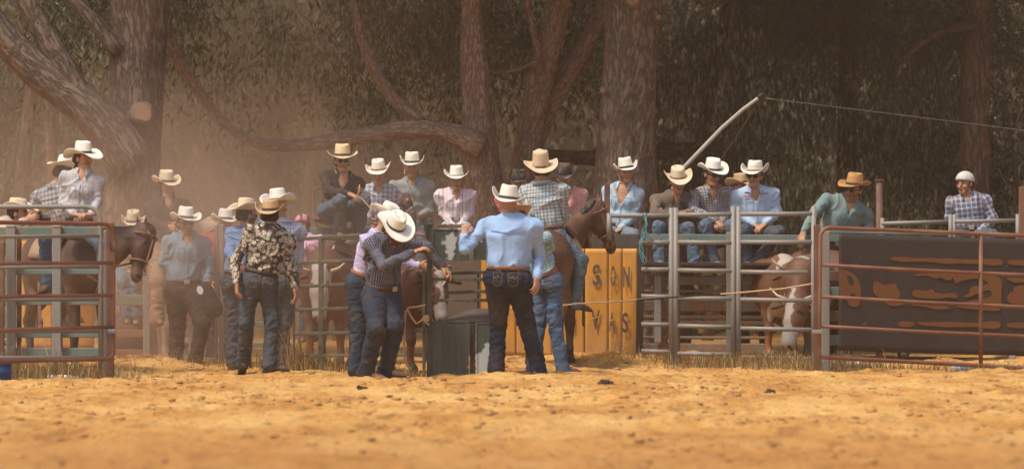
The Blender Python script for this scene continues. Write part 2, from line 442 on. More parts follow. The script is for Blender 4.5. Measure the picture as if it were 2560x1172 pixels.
@cached
def bark(c1, c2, sc=1., deep=1.):
    M = NT('bark'); v = M.coord('fab')
    wob = M.n('VectorMath', {0: v, 1: M.n('VectorMath', {0: M.n('TexNoise', {'Vector': M.coord('fab', (6, 3, 1)), 'Scale': 1., 'Detail': 3.}).outputs[1], 3: .09}, operation='SCALE').outputs[0]}, operation='ADD').outputs[0]
    n1 = M.noise(M.n('Mapping', {0: wob, 3: (15*sc, 3.4*sc, 1)}).outputs[0], 1., 3., .6)
    a = M.math('MULTIPLY', M.math('ABSOLUTE', M.math('SUBTRACT', n1, .5)), 5.)
    n2 = M.noise(M.n('Mapping', {0: wob, 3: (8*sc, 16*sc, 1)}).outputs[0], 1., 3., .6)
    st = M.noise(M.coord('fab', (70*sc, 9*sc, 1)), 1., 4., .65)
    h = M.math('ADD', M.math('MINIMUM', a, .55), M.math('ADD', M.math('MULTIPLY', n2, .35), M.math('MULTIPLY', st, .3)))
    col = M.ramp(h, [(.22, scl(c1, .6)), (.5, c1), (.95, c2)])
    col = M.mix(M.math('MULTIPLY', M.ramp(M.noise(M.coord('fab', (4, 2, 1)), 1., 4.), [(.5, 0.), (.7, 1.)]), .4), col, (.17, .09, .05))
    return M.done(col, .95, M.bump(h, .6, .035*deep), spec=.1)
@cached
def leafmat(c1, c2, c3):
    M = NT('leaf'); r = M.n('Attribute', attribute_name='tint').outputs['Color']
    x = M.n('SeparateColor', {0: r}).outputs[0]
    col = M.ramp(x, [(0., c1), (.55, c2), (1., c3)])
    M.done(col, .55, None, spec=.35)
    tr = M.n('BsdfTranslucent', {0: col}); mx = M.n('MixShader', {0: .25, 1: M.b.outputs[0], 2: tr.outputs[0]})
    M.t.links.new(mx.outputs[0], M.o.inputs[0]); return M.m

# ---------------------------------------------------------------- people
def on_ray(px, py, p0, L, sgn, Y0):
    """the point seen at (px,py) that lies L metres from p0; sgn -1 nearer, +1 farther, 0 the closest"""
    C = V(0, 0, CAM_H); d = V((px-1280)/FPX, 1, (HOR-py)/FPX); q = C-p0
    a = d@d; b = 2*(q@d); c = q@q-L*L; D = b*b-4*a*c
    if D <= 0 or sgn == 0: return C+d*(-b/(2*a))
    return C+d*((-b+sgn*sqrt(D))/(2*a))
def frame(f, up):
    up = nrm(up); f = nrm(np.asarray(f)-up*np.dot(f, up)); return np.stack([np.cross(f, up), f, up], 1)   # columns: x side, y forward, z up
def yawdir(deg): a = radians(deg); return V(sin(a), -cos(a), 0)
def rot_axis(ax, a):
    ax = nrm(ax); K = np.array([[0, -ax[2], ax[1]], [ax[2], 0, -ax[0]], [-ax[1], ax[0], 0]])
    return np.eye(3)+sin(a)*K+(1-cos(a))*K@K

def hand(F, wr, d, nrmv, curl, s, side):
    """palm and five bent fingers; d along the hand, nrmv out of the palm side, side +-1 where the thumb leaves"""
    d = nrm(d); n = nrm(nrmv-d*np.dot(nrmv, d)); x = np.cross(d, n)*side
    F.cone(wr-d*.03*s, wr+d*.02*s, .027*s, .028*s, x, .75, k=.012)
    F.cone(wr+d*.025*s, wr+d*.075*s, .034*s, .037*s, x, .42, k=.012)
    for i, L in enumerate((.072, .08, .075, .058)):
        off = (.029-.0195*i)*s; b = wr+d*(.088-(.006 if i == 3 else 0))*s+x*off; a1 = curl*.75+.08*i*curl; a2 = a1+curl*1.1; a3 = a2+curl*.7
        sp = x*(.12-.08*i)
        for (l, a, r0, r1) in ((.45, a1, .0098, .009), (.33, a2, .009, .0082), (.26, a3, .0082, .007)):
            e = b+(nrm(d*cos(a)+n*sin(a)+sp))*L*l*s; F.cone(b, e, r0*s, r1*s, k=.003); b = e
    t0 = wr+d*.028*s+x*.022*s; t1 = t0+nrm(d*.65+x*.75+n*.35)*.04*s; t2 = t1+nrm(d*.9+x*.25+n*(.3+curl*.5))*.036*s; t3 = t2+nrm(d*.95+n*(.2+curl))*.024*s
    F.cone(t0, t1, .015*s, .012*s, k=.01); F.cone(t1, t2, .0115*s, .0105*s, k=.003); F.cone(t2, t3, .0105*s, .008*s, k=.003)

def face_parts(F, hc, R, s, fem):
    L = lambda x, y, z: hc+R@(V(x, y, z)*s)
    F.ell(L(0, -.012, .03), V(.076, .096, .086)*s, R, k=.01)
    F.cone(L(0, .018, .0), L(0, .04, -.078), .064*s, (.040 if fem else .046)*s, R[:, 0], (1, .85), k=.03)
    F.ell(L(0, .064, -.092), V(.022, .02, .018)*s, R, k=.02)
    F.ell(L(0, .078, .032), V(.046, .015, .011)*s, R, k=.012)
    for e in (-1, 1):
        F.ell(L(e*.043, .058, -.025), V(.022, .022, .02)*s, R, k=.015)
        F.ell(L(e*.079, -.008, -.005), V(.011, .021, .032)*s, R, k=.006)
        F.sub(L(e*.031, .098, .008), V(.019, .02, .013)*s, R)
    F.cone(L(0, .086, .018), L(0, .107, -.028), .009*s, .0135*s, k=.01)
    F.ell(L(0, .090, -.055), V(.024, .0115, .0105)*s, R, k=.006)

def tint_face(v, hc, R, s, c):
    """brows, eyes, lips, stubble painted by place on the head; returns multipliers of the skin colour"""
    q = (v-hc)@R/s; t = np.ones((len(v), 3)); x = np.abs(q[:, 0])
    def put(m, col): t[m] = col
    front = q[:, 1] > .05
    if c.get('beard'):
        b = front & (q[:, 2] < -.035) & (q[:, 2] > -.13) & (q[:, 1] > .0) | ((q[:, 1] > -.0) & (x > .045) & (q[:, 2] < -.01) & (q[:, 2] > -.12))
        put(b & (q[:, 2] > -.125), c['beard'])
    put(front & (np.abs(q[:, 2]+.055) < .008) & (x < .025), (.85, .55, .5))
    put(front & (np.abs(q[:, 2]-.034) < .0065) & (x > .012) & (x < .05), (.25, .2, .17))
    e = front & (np.abs(q[:, 2]-.009) < .0055) & (x > .016) & (x < .045); put(e, (.9, 1.1, 1.3)); put(e & (np.abs(x-.031) < .008), (.12, .12, .12))
    return t

SK = (.42, .22, .13)
def person(label, Y, pel, neck, head, face=0, hface=None, hpitch=0, hroll=0, hscale=1., s=1., fem=False, group=None,
           armL=None, armR=None, legL=None, legR=None, hunch=0., shirt=None, jeans=(.07, .10, .14), hat=None, boots=(.16, .09, .05), belt=(.07, .035, .02),
           hair=None, glasses=False, beard=None, skinc=SK, sleeve='long', vneck=.12, build=1., sh=.185, tucked=True, helmet=None,
           handL=None, handR=None, cover=None, longhair=0, legw=1., torso_dy=None, toeL=None, toeR=None, gap=.085, seams=True, pocketc=None, collar=True, fitted=0., boottop=.12):
    """pel/neck/head: (px,py[,dy]) ; arm: ((ex,ey,sgn),(wx,wy,sgn)) ; leg: ((kx,ky,sgn),(ax,ay,sgn)). L and R are the viewer's."""
    pelp = P(pel[0], pel[1], Y+(pel[2] if len(pel) > 2 else 0)); g3 = lambda q: P(q[0], q[1], Y+(q[2] if len(q) > 2 else 0))
    nb = g3(neck); hc = g3(head); f = yawdir(face); up = nrm(nb-pelp)
    sv = V(cos(radians(face)), sin(radians(face)), 0);
    if sv[0] < -.01: sv = -sv
    R3 = frame(f, up); sv = nrm(sv-up*np.dot(sv, up)); fw = R3[:, 1]
    b = build; T = np.linalg.norm(nb-pelp)
    waist = lerp(pelp, nb, .34)-fw*hunch*.6; chest = lerp(pelp, nb, .70)-fw*hunch
    shc = lerp(pelp, nb, .875)-fw*hunch*.5
    SH = {'L': shc-sv*sh*s, 'R': shc+sv*sh*s}
    HIP = {'L': pelp-sv*gap*s-up*.02, 'R': pelp+sv*gap*s-up*.02}
    arms = {}; legs = {}
    for k, a in (('L', armL), ('R', armR)):
        if a is None:
            e = SH[k]+V(0, 0, -.29*s)+sv*(.05 if k == 'R' else -.05); wpt = e+V(0, 0, -.24*s)+f*.08
        else:
            e = on_ray(a[0][0], a[0][1], SH[k], .29*s, a[0][2], Y); wpt = on_ray(a[1][0], a[1][1], e, .255*s, a[1][2], Y)
        arms[k] = (SH[k], e, wpt)
    for k, a in (('L', legL), ('R', legR)):
        if a is None:
            kn = HIP[k]+V(0, 0, -.43*s); an = kn+V(0, 0, -.41*s)
        else:
            kn = on_ray(a[0][0], a[0][1], HIP[k], .44*s, a[0][2], Y); an = on_ray(a[1][0], a[1][1], kn, .42*s, a[1][2], Y)
        legs[k] = (HIP[k], kn, an)
    hf = yawdir(face if hface is None else hface); hR = frame(hf, V(0, 0, 1))
    if hpitch: hR = rot_axis(hR[:, 0], radians(-hpitch)) @ hR      # pitch > 0 looks down
    if hroll: hR = rot_axis(V(0, 1, 0), radians(hroll)) @ hR       # roll > 0 tips towards the viewer's right
    # ---- body
    F = Field(.0075); hs = s*.98*hscale
    F.cone(pelp+up*.02, waist, .15*s*b, .125*s*b, sv, (.74, .72), k=.05); F.cone(waist, chest, .125*s*b, .150*s*b, sv, (.72, .68), k=.05)
    F.cone(chest, shc-up*.03, .150*s*b, .13*s*b, sv, (.66, .55), k=.05); F.cone(SH['L'], SH['R'], .048*s, .048*s, k=.06); [F.cone(nb-up*.05*s, SH[k], .05*s, .042*s, k=.05) for k in 'LR']
    F.cone(shc-up*.02, nb+up*.02, .07*s, .056*s, k=.05); hb = hc+hR@(V(0, -.02, -.06)*hs)
    F.cone(nb, hb, .054*s*(.92 if fem else 1), .052*s*(.92 if fem else 1), k=.02)
    face_parts(F, hc, hR, hs, fem)
    for k in 'LR':
        a, e, w_ = arms[k]; F.cone(a, e, .034*s*b, .034*s, k=.02); F.cone(e, w_, .034*s, .025*s, k=.01)
        h, kn, an = legs[k]; F.cone(h, kn, .076*s*b, .042*s, k=.03); F.cone(kn, lerp(kn, an, .35), .042*s, .045*s, k=.01); F.cone(lerp(kn, an, .3), an, .045*s, .032*s, k=.01)
        H = handL if k == 'L' else handR; hd = nrm(w_-e); dflt = (None, None, .5)
        H = H or dflt; d = hd if H[0] is None else nrm(V(*H[0])); n = (nrm(sv*(1 if k == 'L' else -1)+f*.2) if H[1] is None else V(*H[1]))
        hand(F, w_, d, n, H[2], s, (H[3] if len(H) > 3 else (1 if k == 'L' else -1)))
    v, q = F.mesh(); v = relax(v, q, 1, .3)
    tint = tint_face(v, hc, hR, hs, dict(beard=beard))
    root = mesh_np('person', v-pelp, q, skin(skinc), col=tint); root.location = tuple(pelp); tag(root, label, 'person', group)
    def fabuv(v, parts, off=0):
        out = np.zeros((len(v), 3)); best = np.full(len(v), 9.)
        for i, (A, B, r, sd) in enumerate(parts):
            AB = B-A; L = np.linalg.norm(AB)+1e-9; t = np.clip((v-A)@AB/L/L, 0, 1); D = np.linalg.norm(v-A-t[:, None]*AB, axis=1)-r
            ax = AB/L; s1 = nrm(sd-ax*np.dot(sd, ax)); s2 = np.cross(ax, s1); ang = np.arctan2((v-A)@s1, (v-A)@s2)
            m = D < best; best[m] = D[m]; out[m, 0] = (ang*r)[m]; out[m, 1] = ((v-A)@ax)[m]; out[m, 2] = i
        return out
    def mk(name, F, mat, parts, fold=.008, fs=(1, 1, 1), planar=None):
        v, q = F.mesh(); v = relax(v, q, 2, .5); n = vnormals(v, q); fb = fabuv(v, parts)
        tors = (fb[:, 2] < planar) if planar is not None else np.zeros(len(v), bool); fr = np.where(tors, .5, 1.)
        p = np.stack([fb[:, 0]*9*fr, (fb[:, 1]*17+fb[:, 0]*6)*fr, fb[:, 2]*7+v[:, 1]*3], 1); sd_ = int(abs(pelp[0])*100) % 97; w3 = v*4.5; w3 = w3+np.stack([noise(w3*.9, 3), noise(w3*.9, 4), noise(w3*.9, 5)], 1)*.9; zw = (1-np.abs(noise(w3*V(1.3, 1.3, .9), sd_)))**4
        z = fbm(p, sd_, 2)
        mixw = np.clip((fb[:, 1]-.05)/.08, 0, 1) if planar is not None else np.ones(len(v)); mixw = np.where(tors, 0, mixw)
        v = v+n*(mixw*((1-np.abs(z))*1.2-.75)+(zw*2.1-.6)*(1-.55*mixw))[:, None]*fold
        if planar is not None:
            m = fb[:, 2] < planar; fb[m, 0] = ((v-pelp)@sv)[m]; fb[m, 1] = ((v-pelp)@up)[m]
        o = mesh_np(name, v-pelp, q, mat, fab=fb); o.parent = root; return o
    # ---- shirt
    F = Field(.0105); g = .012-fitted; lo = pelp+up*(.07 if tucked else -.07)
    F.cone(lo, waist, (.132+g)*s*b, (.136+g)*s*b, sv, (.74, .8), k=.04); F.cone(waist, chest, (.138+g)*s*b, (.158+g)*s*b, sv, (.78, .74), k=.05)
    if fem: F.ell(chest-up*.02+fw*.075, V(.12, .055, .07)*s, R3, k=.04)
    F.cone(chest, shc-up*.03, (.156+g)*s*b, .14*s*b, sv, (.72, .6), k=.05); F.cone(SH['L'], SH['R'], .055*s, .055*s, k=.07); [F.cone(nb-up*.045*s, SH[k]+up*.004, .058*s, .050*s, k=.05) for k in 'LR']
    F.cone(shc-up*.01, nb-up*.005, .085*s, .066*s, k=.05)
    parts = [(pelp, nb, .15, sv)]
    for k in 'LR':
        a, e, w_ = arms[k]; F.cone(a-up*.012, e, (.047)*s*b, .051*s, k=.05); parts.append((a, e, .05, f))
        if sleeve == 'long': F.cone(e, lerp(e, w_, .93), .053*s, .037*s, k=.02); parts.append((e, w_, .045, f))
        elif sleeve == 'rolled': F.cone(e, lerp(e, w_, .35), .055*s, .052*s, k=.02); parts.append((e, w_, .045, f))
    tk = 1 if fem else 1
    def cutneck(X, nb=nb, R3=R3, vn=vneck):
        q = (X-nb)@R3; x, y, z = q[..., 0], q[..., 1], q[..., 2]
        w1 = np.minimum((z+vn)*.5-np.abs(x), y-.0); tube = np.minimum(.052*s-np.sqrt(x*x+(y+.005)**2), z+.03)
        return np.maximum(w1, tube)
    F.subf(cutneck)
    if sleeve == 'short':
        F.subf(lambda X: np.maximum(*[np.minimum(((X-arms[k][0])@nrm(arms[k][1]-arms[k][0]))-.19*s, .12-np.linalg.norm((X-arms[k][0])-((X-arms[k][0])@nrm(arms[k][1]-arms[k][0]))[..., None]*nrm(arms[k][1]-arms[k][0]), axis=-1)) for k in 'LR']))
    shp = mk('shirt', F, shirt, parts, .012, planar=1)
    if collar:                                       # folded collar with two points, open in front
        m = MB(); n = 26; vs = []; fbs = []; op = .35+vneck*1.4; R0 = nb+up*.012*s
        rows = ((.062, .036, 0), (.067, .046, 0), (.080, .036, .3), (.100, -.008, 1.))
        for r, z, pt in rows:
            for i in range(n):
                a = op+(2*pi-2*op)*i/(n-1); edge = max(0, 1-min(i, n-1-i)/3.5)
                rr = r*s; c = R0+R3[:, 0]*sin(a)*rr*1.06+fw*cos(a)*rr*1.02+up*(z-pt*edge*.045-max(0, cos(a))*.012)*s
                if pt == 1.: c = c+fw*edge*.02*s
                vs.append(c-pelp); fbs.append((a*r, z, 0))
        fc = [(j*n+i, j*n+i+1, (j+1)*n+i+1, (j+1)*n+i) for j in range(3) for i in range(n-1)]
        co = mesh_np('collar', vs, fc, shirt, fab=np.array(fbs), parent=None); co.parent = shp
        so_ = co.modifiers.new('thick', 'SOLIDIFY'); so_.thickness = .006
    def seam(o, nm, pts, fdir, col, r=.0035, base=None):   # a stitched line laid on the cloth, pts as (across, up) from the hips
        co = np.zeros(len(o.data.vertices)*3, np.float32); o.data.vertices.foreach_get('co', co); co = co.reshape(-1, 3); a_ = co@sv; b_ = co@up; f_ = co@fdir; line = []
        for (x0, y0), (x1, y1) in zip(pts[:-1], pts[1:]):
            m = max(2, int(math.hypot(x1-x0, y1-y0)/.02))
            for t in np.linspace(0, 1, m, endpoint=False): line.append((lerp(x0, x1, t), lerp(y0, y1, t)))
        line.append(pts[-1]); P3 = []
        for x, y in line:
            k = (np.abs(a_-x) < .014) & (np.abs(b_-y) < .014) & (f_ > 0)
            if k.any(): i = np.argmax(np.where(k, f_, -9)); P3.append(sv*x+up*y+fdir*(f_[i]+.001))
        if len(P3) > 2:
            mb_ = MB(); mb_.tube(P3, r, 5); q_ = mb_.build(nm, simple('stitching', col, .8, .1), smooth=True); q_.parent = o
    sc_ = tuple(shirt.get('c0', (.2, .2, .2))); sc_ = tuple(q*.62 for q in sc_); front = f[1] < 0; T_ = np.linalg.norm(nb-pelp)
    if seams:
        if front:
            seam(shp, 'placket', [(.008, T_-vneck-.02), (.008, .10)], fw, sc_, .004)
            for e in (-1, 1): seam(shp, 'shirt_pocket', [(e*.035, T_*.76), (e*.105, T_*.76), (e*.105, T_*.56), (e*.07, T_*.53), (e*.035, T_*.56), (e*.035, T_*.76)], fw, sc_, .0022)
        else: seam(shp, 'yoke_seam', [(-.17, T_*.80), (0, T_*.76), (.17, T_*.80)], -fw, sc_, .0035)
    # ---- jeans, belt
    F = Field(.0105); wp = pelp+up*.085*s
    F.cone(pelp+up*.0, wp, .158*s*b, .145*s*b, sv, (.82, .78), k=.03); F.ell(pelp-fw*.035*s-up*.02, V(.155*b, .115, .10)*s, R3, k=.04); parts = []
    for k in 'LR':
        h, kn, an = legs[k]; F.cone(h, kn, .098*s*b*legw, .066*s*legw, k=.045); F.cone(kn, an, .066*s*legw, .062*s*legw, k=.03)
        F.cone(an, lerp(kn, an, 1.09), .064*s*legw, .068*s*legw, k=.02)
        parts += [(h, kn, .08, f), (kn, an, .06, f)]
    F.subf(lambda X: np.minimum(np.minimum((X-wp)@up, .21*s-np.linalg.norm(X-wp, axis=-1)), .14*s-(X-pelp)@fw))
    jo = mk('jeans', F, denim(jeans) if isinstance(jeans, tuple) else jeans, parts, .012)
    if seams and not front:
        for e in (-1, 1):
            seam(jo, 'jeans_pocket', [(e*.03, .045), (e*.12, .050), (e*.118, -.06), (e*.078, -.085), (e*.035, -.06), (e*.03, .045)], -fw, (.16, .11, .06) if pocketc is None else pocketc, .0028)
            seam(jo, 'pocket_stitching', [(e*.035, .0), (e*.06, .0), (e*.075, .018), (e*.085, -.012), (e*.115, .004)], -fw, (.30, .22, .13), .0025)
        seam(jo, 'centre_seam', [(0, .07), (0, -.10)], -fw, (.01, .01, .015), .0035)
    if belt is not None:
        m = MB(); n = 36; bc = pelp+up*.085*s; vs = []
        for z, r in ((-.018, 0), (-.018, .008), (.018, .006), (.018, 0)):
            for i in range(n):
                a = 2*pi*i/n; vs.append(bc-pelp+sv*cos(a)*(.156*b*s+r)+fw*sin(a)*((.156*b*.8)*s+r)+up*z*s)
        m.add(vs, [(j*n+i, j*n+(i+1) % n, ((j+1) % 4)*n+(i+1) % n, ((j+1) % 4)*n+i) for j in range(4) for i in range(n)])
        be = m.build('belt', leather(belt), smooth=False); be.parent = root
        m = MB(); m.box((0, 0, 0), (.06*s, .008, .045*s), R3, .003); bk = m.build('belt_buckle', simple('silver', (.5, .47, .42), .35, .2, 40., .8)); bk.parent = be
        for vv in bk.data.vertices: vv.co = vv.co+type(vv.co)(tuple(bc-pelp+fw*(.156*b*.8*s+.012)))
    # ---- boots
    for k, toe in (('L', toeL), ('R', toeR)):
        h, kn, an = legs[k]; td = nrm(V(*toe)) if toe is not None else nrm(f+V(0, 0, -.05)); dn = V(0, 0, -1) if abs(td[2]) < .5 else nrm(np.cross(nrm(np.cross(td, V(0, 0, 1))), td))*1.
        if dn[2] > 0: dn = -dn
        F = Field(.009); sd = nrm(np.cross(td, dn))
        F.cone(lerp(an, kn, boottop/.42), an, .046*s, .045*s, k=.02); F.cone(an+dn*.035*s-td*.015*s, an+td*.13*s+dn*.058*s, .042*s, .036*s, sd, (1, .7), k=.03)
        F.cone(an+td*.12*s+dn*.06*s, an+td*.185*s+dn*.068*s, .034*s, .018*s, sd, (.65, .8), k=.02)
        F.ell(an-td*.035*s+dn*.06*s, V(.034, .034, .03)*s, k=.01)
        vv, qq = F.mesh(); bo = mesh_np('boot', vv-pelp, qq, leather(boots)); bo.parent = root
        m = MB(); sR = np.stack([td, sd, -dn], 1)
        m.box(an+td*.085*s+dn*.084*s, (.21*s, .075*s, .012*s), sR, .004); m.box(an-td*.045*s+dn*.088*s, (.055*s, .06*s, .028*s), sR, .004)
        so2 = m.build('sole', leather((.05, .03, .02))); so2.parent = bo
        for x in so2.data.vertices: x.co = x.co-type(x.co)(tuple(pelp))
    # ---- hair
    if hair is not None:
        F = Field(.008); L = lambda x, y, z: hc+hR@(V(x, y, z)*hs)
        F.ell(L(0, -.022, .035), V(.086, .098, .092)*hs, hR, k=.01); F.cone(L(-.05, -.06, -.01), L(.05, -.06, -.01), .045*hs, k=.02)
        if longhair == 1:
            for e in (-1, 1): F.cone(L(e*.07, -.01, .0), L(e*.08, .01, -.1), .022*hs, .018*hs, k=.02); F.cone(L(e*.08, .01, -.1), L(e*.075, .02, -.2), .018*hs, .010*hs, k=.02)
            F.cone(L(0, -.07, -.02), L(0, -.06, -.15), .05*hs, .035*hs, k=.02)
        elif longhair == 2: F.cone(L(0, -.08, -.03), L(0, -.11, -.12), .03*hs, .026*hs, k=.02); F.cone(L(0, -.11, -.12), L(0, -.1, -.24), .026*hs, .012*hs, k=.02)
        elif longhair == 3:
            for e in (-1, 1): F.cone(L(e*.072, .0, .01), L(e*.078, .02, -.07), .02*hs, .012*hs, k=.02)
            F.cone(L(0, -.07, -.02), L(0, -.07, -.09), .045*hs, .03*hs, k=.02)
        F.subf(lambda X: np.minimum(((X-hc)@hR[:, 1])-(.038 if longhair else .02)*hs, .045*hs-((X-hc)@hR[:, 2])*.6+.0)); F.subf(lambda X: (X-hc)@hR[:, 2]-((.066+min(0, hat.get('tilt', 0))*.0014)*hs if hat is not None else .5))
        vv, qq = F.mesh(); nn = vnormals(vv, qq); loc = (vv-hc)@hR; vv = vv+nn*(fbm(loc*V(55, 55, 9), 3, 3)*.004)[:, None]
        ho = mesh_np('hair', vv-pelp, qq, hairmat(hair), fab=loc); ho.parent = root
    if glasses:
        m = MB(); L = lambda x, y, z: hc+hR@(V(x, y, z)*hs)
        for e in (-1, 1):
            vs = []; n = 12
            for d in (0, .006):
                for i in range(n):
                    a = 2*pi*i/n; vs.append(L(e*.033+.029*cos(a), .104-.012*abs(cos(a))*(1 if cos(a)*e > 0 else 0)-d, .010+.021*sin(a)*(1 if sin(a) < 0 else .8)))
            m.add(vs, [tuple(range(n)), tuple(range(n, 2*n))[::-1]]+[(i, (i+1) % n, n+(i+1) % n, n+i) for i in range(n)])
            m.beam(L(e*.062, .092, .018), L(e*.084, .0, .012), .005, .008, bev=0)
        m.beam(L(-.01, .104, .016), L(.01, .104, .016), .005, .007, bev=0)
        go = m.build('sunglasses', simple('dark_lens', (.012, .011, .012), .15, .1, 9., 0., 0., spec=.6)); go.parent = root
        for x in go.data.vertices: x.co = x.co-type(x.co)(tuple(pelp))
    if hat is not None: make_hat(root, pelp, hc, hR, hs, **hat)
    if helmet is not None: make_helmet(root, pelp, hc, hR, hs, **helmet)
    return root, dict(pel=pelp, nb=nb, hc=hc, hR=hR, arms=arms, legs=legs, up=up, sv=sv, fw=fw, R3=R3, chest=chest)

@cached
def hairmat(c):
    M = NT('hair'); v = M.coord('fab', (1, 1, .12))
    n = M.noise(v, 120., 3.); return M.done(M.mix(n, scl(c, .55), scl(c, 1.4)), .6, M.bump(n, .6, .01), spec=.3)

def make_hat(root, org, hc, hR, s, col=(.74, .68, .56), band=(.05, .04, .035), brim=.10, curl=.075, dip=.012, H=.125, lace=0, felt=False, tilt=0., tip=0., crease=1., taper=.86, side=0., width=1.):
    """western hat: oval creased crown, band, brim rolled up at the sides"""
    R = rot_axis(hR[:, 0], radians(-tilt)) @ hR
    if tip: R = rot_axis(hR[:, 1], radians(tip)) @ R
    c0 = hc+hR@(V(0, -.008, .062)*s); a0, b0 = .083*s, .100*s; n = 48
    vs = []; fb = []
    def ring(fn):
        for i in range(n): vs.append(fn(2*pi*i/n))
    def L(x, y, z): p = c0+R@V(x, y, z); return p-org
    rows = []
    m = 9
    for j in range(m, -1, -1):                       # brim, from its edge inwards
        t = j/m
        def fn(a, t=t):
            sx, cy = sin(a), cos(a); w_ = brim*s*(1+.18*cy*cy)*t
            up = curl*s*(abs(sx)**2.2)*t**1.7*(1-.15*cy)*(1+side*sx) - dip*s*(cy*cy)*t**1.5*1.6-.004*s
            k = 1-.30*(abs(sx)**2.2)*t*min(1.3, curl/.075)
            fb.append((a*.15, t*.1, -.05)); return L(sx*(a0*width+w_*k), cy*(b0+w_), up+(.006*s*sin(2*a+hc[0]*9)+.004*s*sin(5*a+hc[2]*31)+.012*s*sin(hc[0]*40)*sx)*t*t)
        ring(fn)
    for t in np.linspace(0.05, 1, 9):                # crown wall
        def fn(a, t=t):
            sx, cy = sin(a), cos(a); k = 1-(1-taper)*t**1.3; pin = 1-.22*crease*t*t*max(0, cy)**1.5*abs(sx)**.6*1.2
            if t > .93: k *= .965
            fb.append((a*.09, t*H, t*H)); pin *= 1+.03*sin(4*a+hc[0]*23)*t; return L(sx*a0*k*pin, cy*b0*k*(1-.05*t*max(0, cy)), t*H*s*(1-.10*max(0, cy)*t-.02*t*max(0, -cy)))
        ring(fn)
    for r in (.82, .62, .4, .2, .02):                # top, with the long dent
        def fn(a, r=r):
            sx, cy = sin(a), cos(a); k = taper*.96; x = sx*a0*k*r; y = cy*b0*k*r; pin = 1-.22*crease*max(0, cy)**1.5*abs(sx)**.6
            z = H*s*(1-.10*max(0, cy)*r)+.006*s*(1-r)-crease*.030*s*math.exp(-(x/(.022*s))**2)*math.exp(-(y/(.085*s))**4)-crease*.012*s*math.exp(-((abs(x)-.05*s)/(.012*s))**2)*max(0, cy)
            if crease < .3: z = H*s*(1+.07*sqrt(max(0, 1-r*r)))-.02*s*math.exp(-((y-.03*s)/(.03*s))**2)
            fb.append((x, y, H)); return L(x*pin, y, z)
        ring(fn)
    rws = len(vs)//n; fs = [(j*n+i, j*n+(i+1) % n, (j+1)*n+(i+1) % n, (j+1)*n+i) for j in range(rws-1) for i in range(n)]
    o = mesh_np('hat', vs, fs, straw(col, lace, felt), fab=np.array(fb)); o.parent = root
    sd = o.modifiers.new('thick', 'SOLIDIFY'); sd.thickness = .004; sd.offset = 0
    if band is not None:
        vs = []; hb = .016*s if band_thin(band) else .022*s
        for z, e in ((.003*s, .003), (.003*s+hb, .002)):
            for i in range(n):
                a = 2*pi*i/n; t = z/(H*s); k = 1-(1-taper)*t**1.3; vs.append(L(sin(a)*(a0*k+e+.003), cos(a)*(b0*k+e+.003), z))
        ob = mesh_np('hat_band', vs, [(i, (i+1) % n, n+(i+1) % n, n+i) for i in range(n)], leather(band)); ob.parent = o
    return o
def band_thin(b): return sum(b) > .2
def make_helmet(root, org, hc, hR, s, col=(.6, .58, .52), col2=None, tilt=0.):
    F = Field(.008); L = lambda x, y, z: hc+hR@(V(x, y, z)*s)
    F.ell(L(0, -.008, .045), V(.10, .122, .10)*s, hR, k=.01)
    F.subf(lambda X: -(((X-hc)@hR[:, 2])-.030*s+((X-hc)@hR[:, 1])*-.22+.0))
    v, q = F.mesh(); v = relax(v, q, 1); loc = (v-hc)@hR
    t = np.ones((len(v), 3))*np.array(col)
    if col2 is not None: m = (np.sin(loc[:, 0]*75+loc[:, 1]*25) > .35) & (loc[:, 2] > .05); t[m] = col2
    o = mesh_np('helmet', v-org, q, pelt('helmet_shell', .3), col=t); o.parent = root
    m = MB()
    for e in (-1, 1): m.tube([L(e*.085, .03, .03), L(e*.075, .05, -.06), L(0, .055, -.122)], .005, 6)
    st = m.build('chin_strap', leather((.03, .025, .02))); st.parent = o
    for x in st.data.vertices: x.co = x.co-type(x.co)(tuple(org))
    return o

# ---------------------------------------------------------------- ground
def hgt(x, y):
    x = np.asarray(x, float); y = np.asarray(y, float); p = np.stack([x.ravel(), y.ravel(), 0*x.ravel()], 1)
    z = .03*fbm(p*V(.5, .35, 1), 21, 2)+.020*fbm(p*V(2.2, 1.6, 1), 22, 3)+.013*fbm(p*V(8, 6, 1), 25, 3)
    r = fbm(p*V(5, 4, 1), 29, 3); z = z+.035*np.clip(r-.5, 0, 1)-.035*np.clip(fbm(p*V(3.2, 2.2, 1), 31, 2)-.55, 0, 1)
    z = z.reshape(x.shape)
    z = z+.10*np.exp(-((x+3.9)/1.0)**2-((y-61.)/1.6)**2)+.13*np.exp(-((x-.9)/1.5)**2-((y-60.8)/1.3)**2)+.07*np.exp(-((x-4.5)/3.)**2-((y-61.5)/1.5)**2)
    far = np.clip((y-63)/5, 0, 1); return z*(1-.7*far)
def gz(x, y): return float(hgt(np.array([x]), np.array([y]))[0])
xs = np.concatenate([-8-np.geomspace(.1, 192, 26)[::-1], np.linspace(-8, 8, 440), 8+np.geomspace(.1, 192, 26)])
ys = np.concatenate([[-60, -30, -10, 0, 6, 12, 18, 22, 25], np.linspace(27, 64, 760), 64+np.geomspace(.3, 300, 34)])
GX, GYY = np.meshgrid(xs, ys, indexing='ij'); ZZ = hgt(GX, GYY)
nx, ny = GX.shape; idx = np.arange(nx*ny).reshape(nx, ny)
M = NT('sand'); o = M.coord('obj')
n1 = M.noise(M.coord('obj', (1.6, .32, 1)), .9, 6., .68); n2 = M.noise(M.coord('obj', (1, .6, 1)), 9., 5., .7); n3 = M.noise(o, 45., 3., .7)
col = M.ramp(M.math('ADD', M.math('MULTIPLY', n1, .65), M.math('MULTIPLY', n2, .35)), [(.36, (.34, .145, .036)), (.48, (.55, .275, .075)), (.60, (.66, .385, .13))])
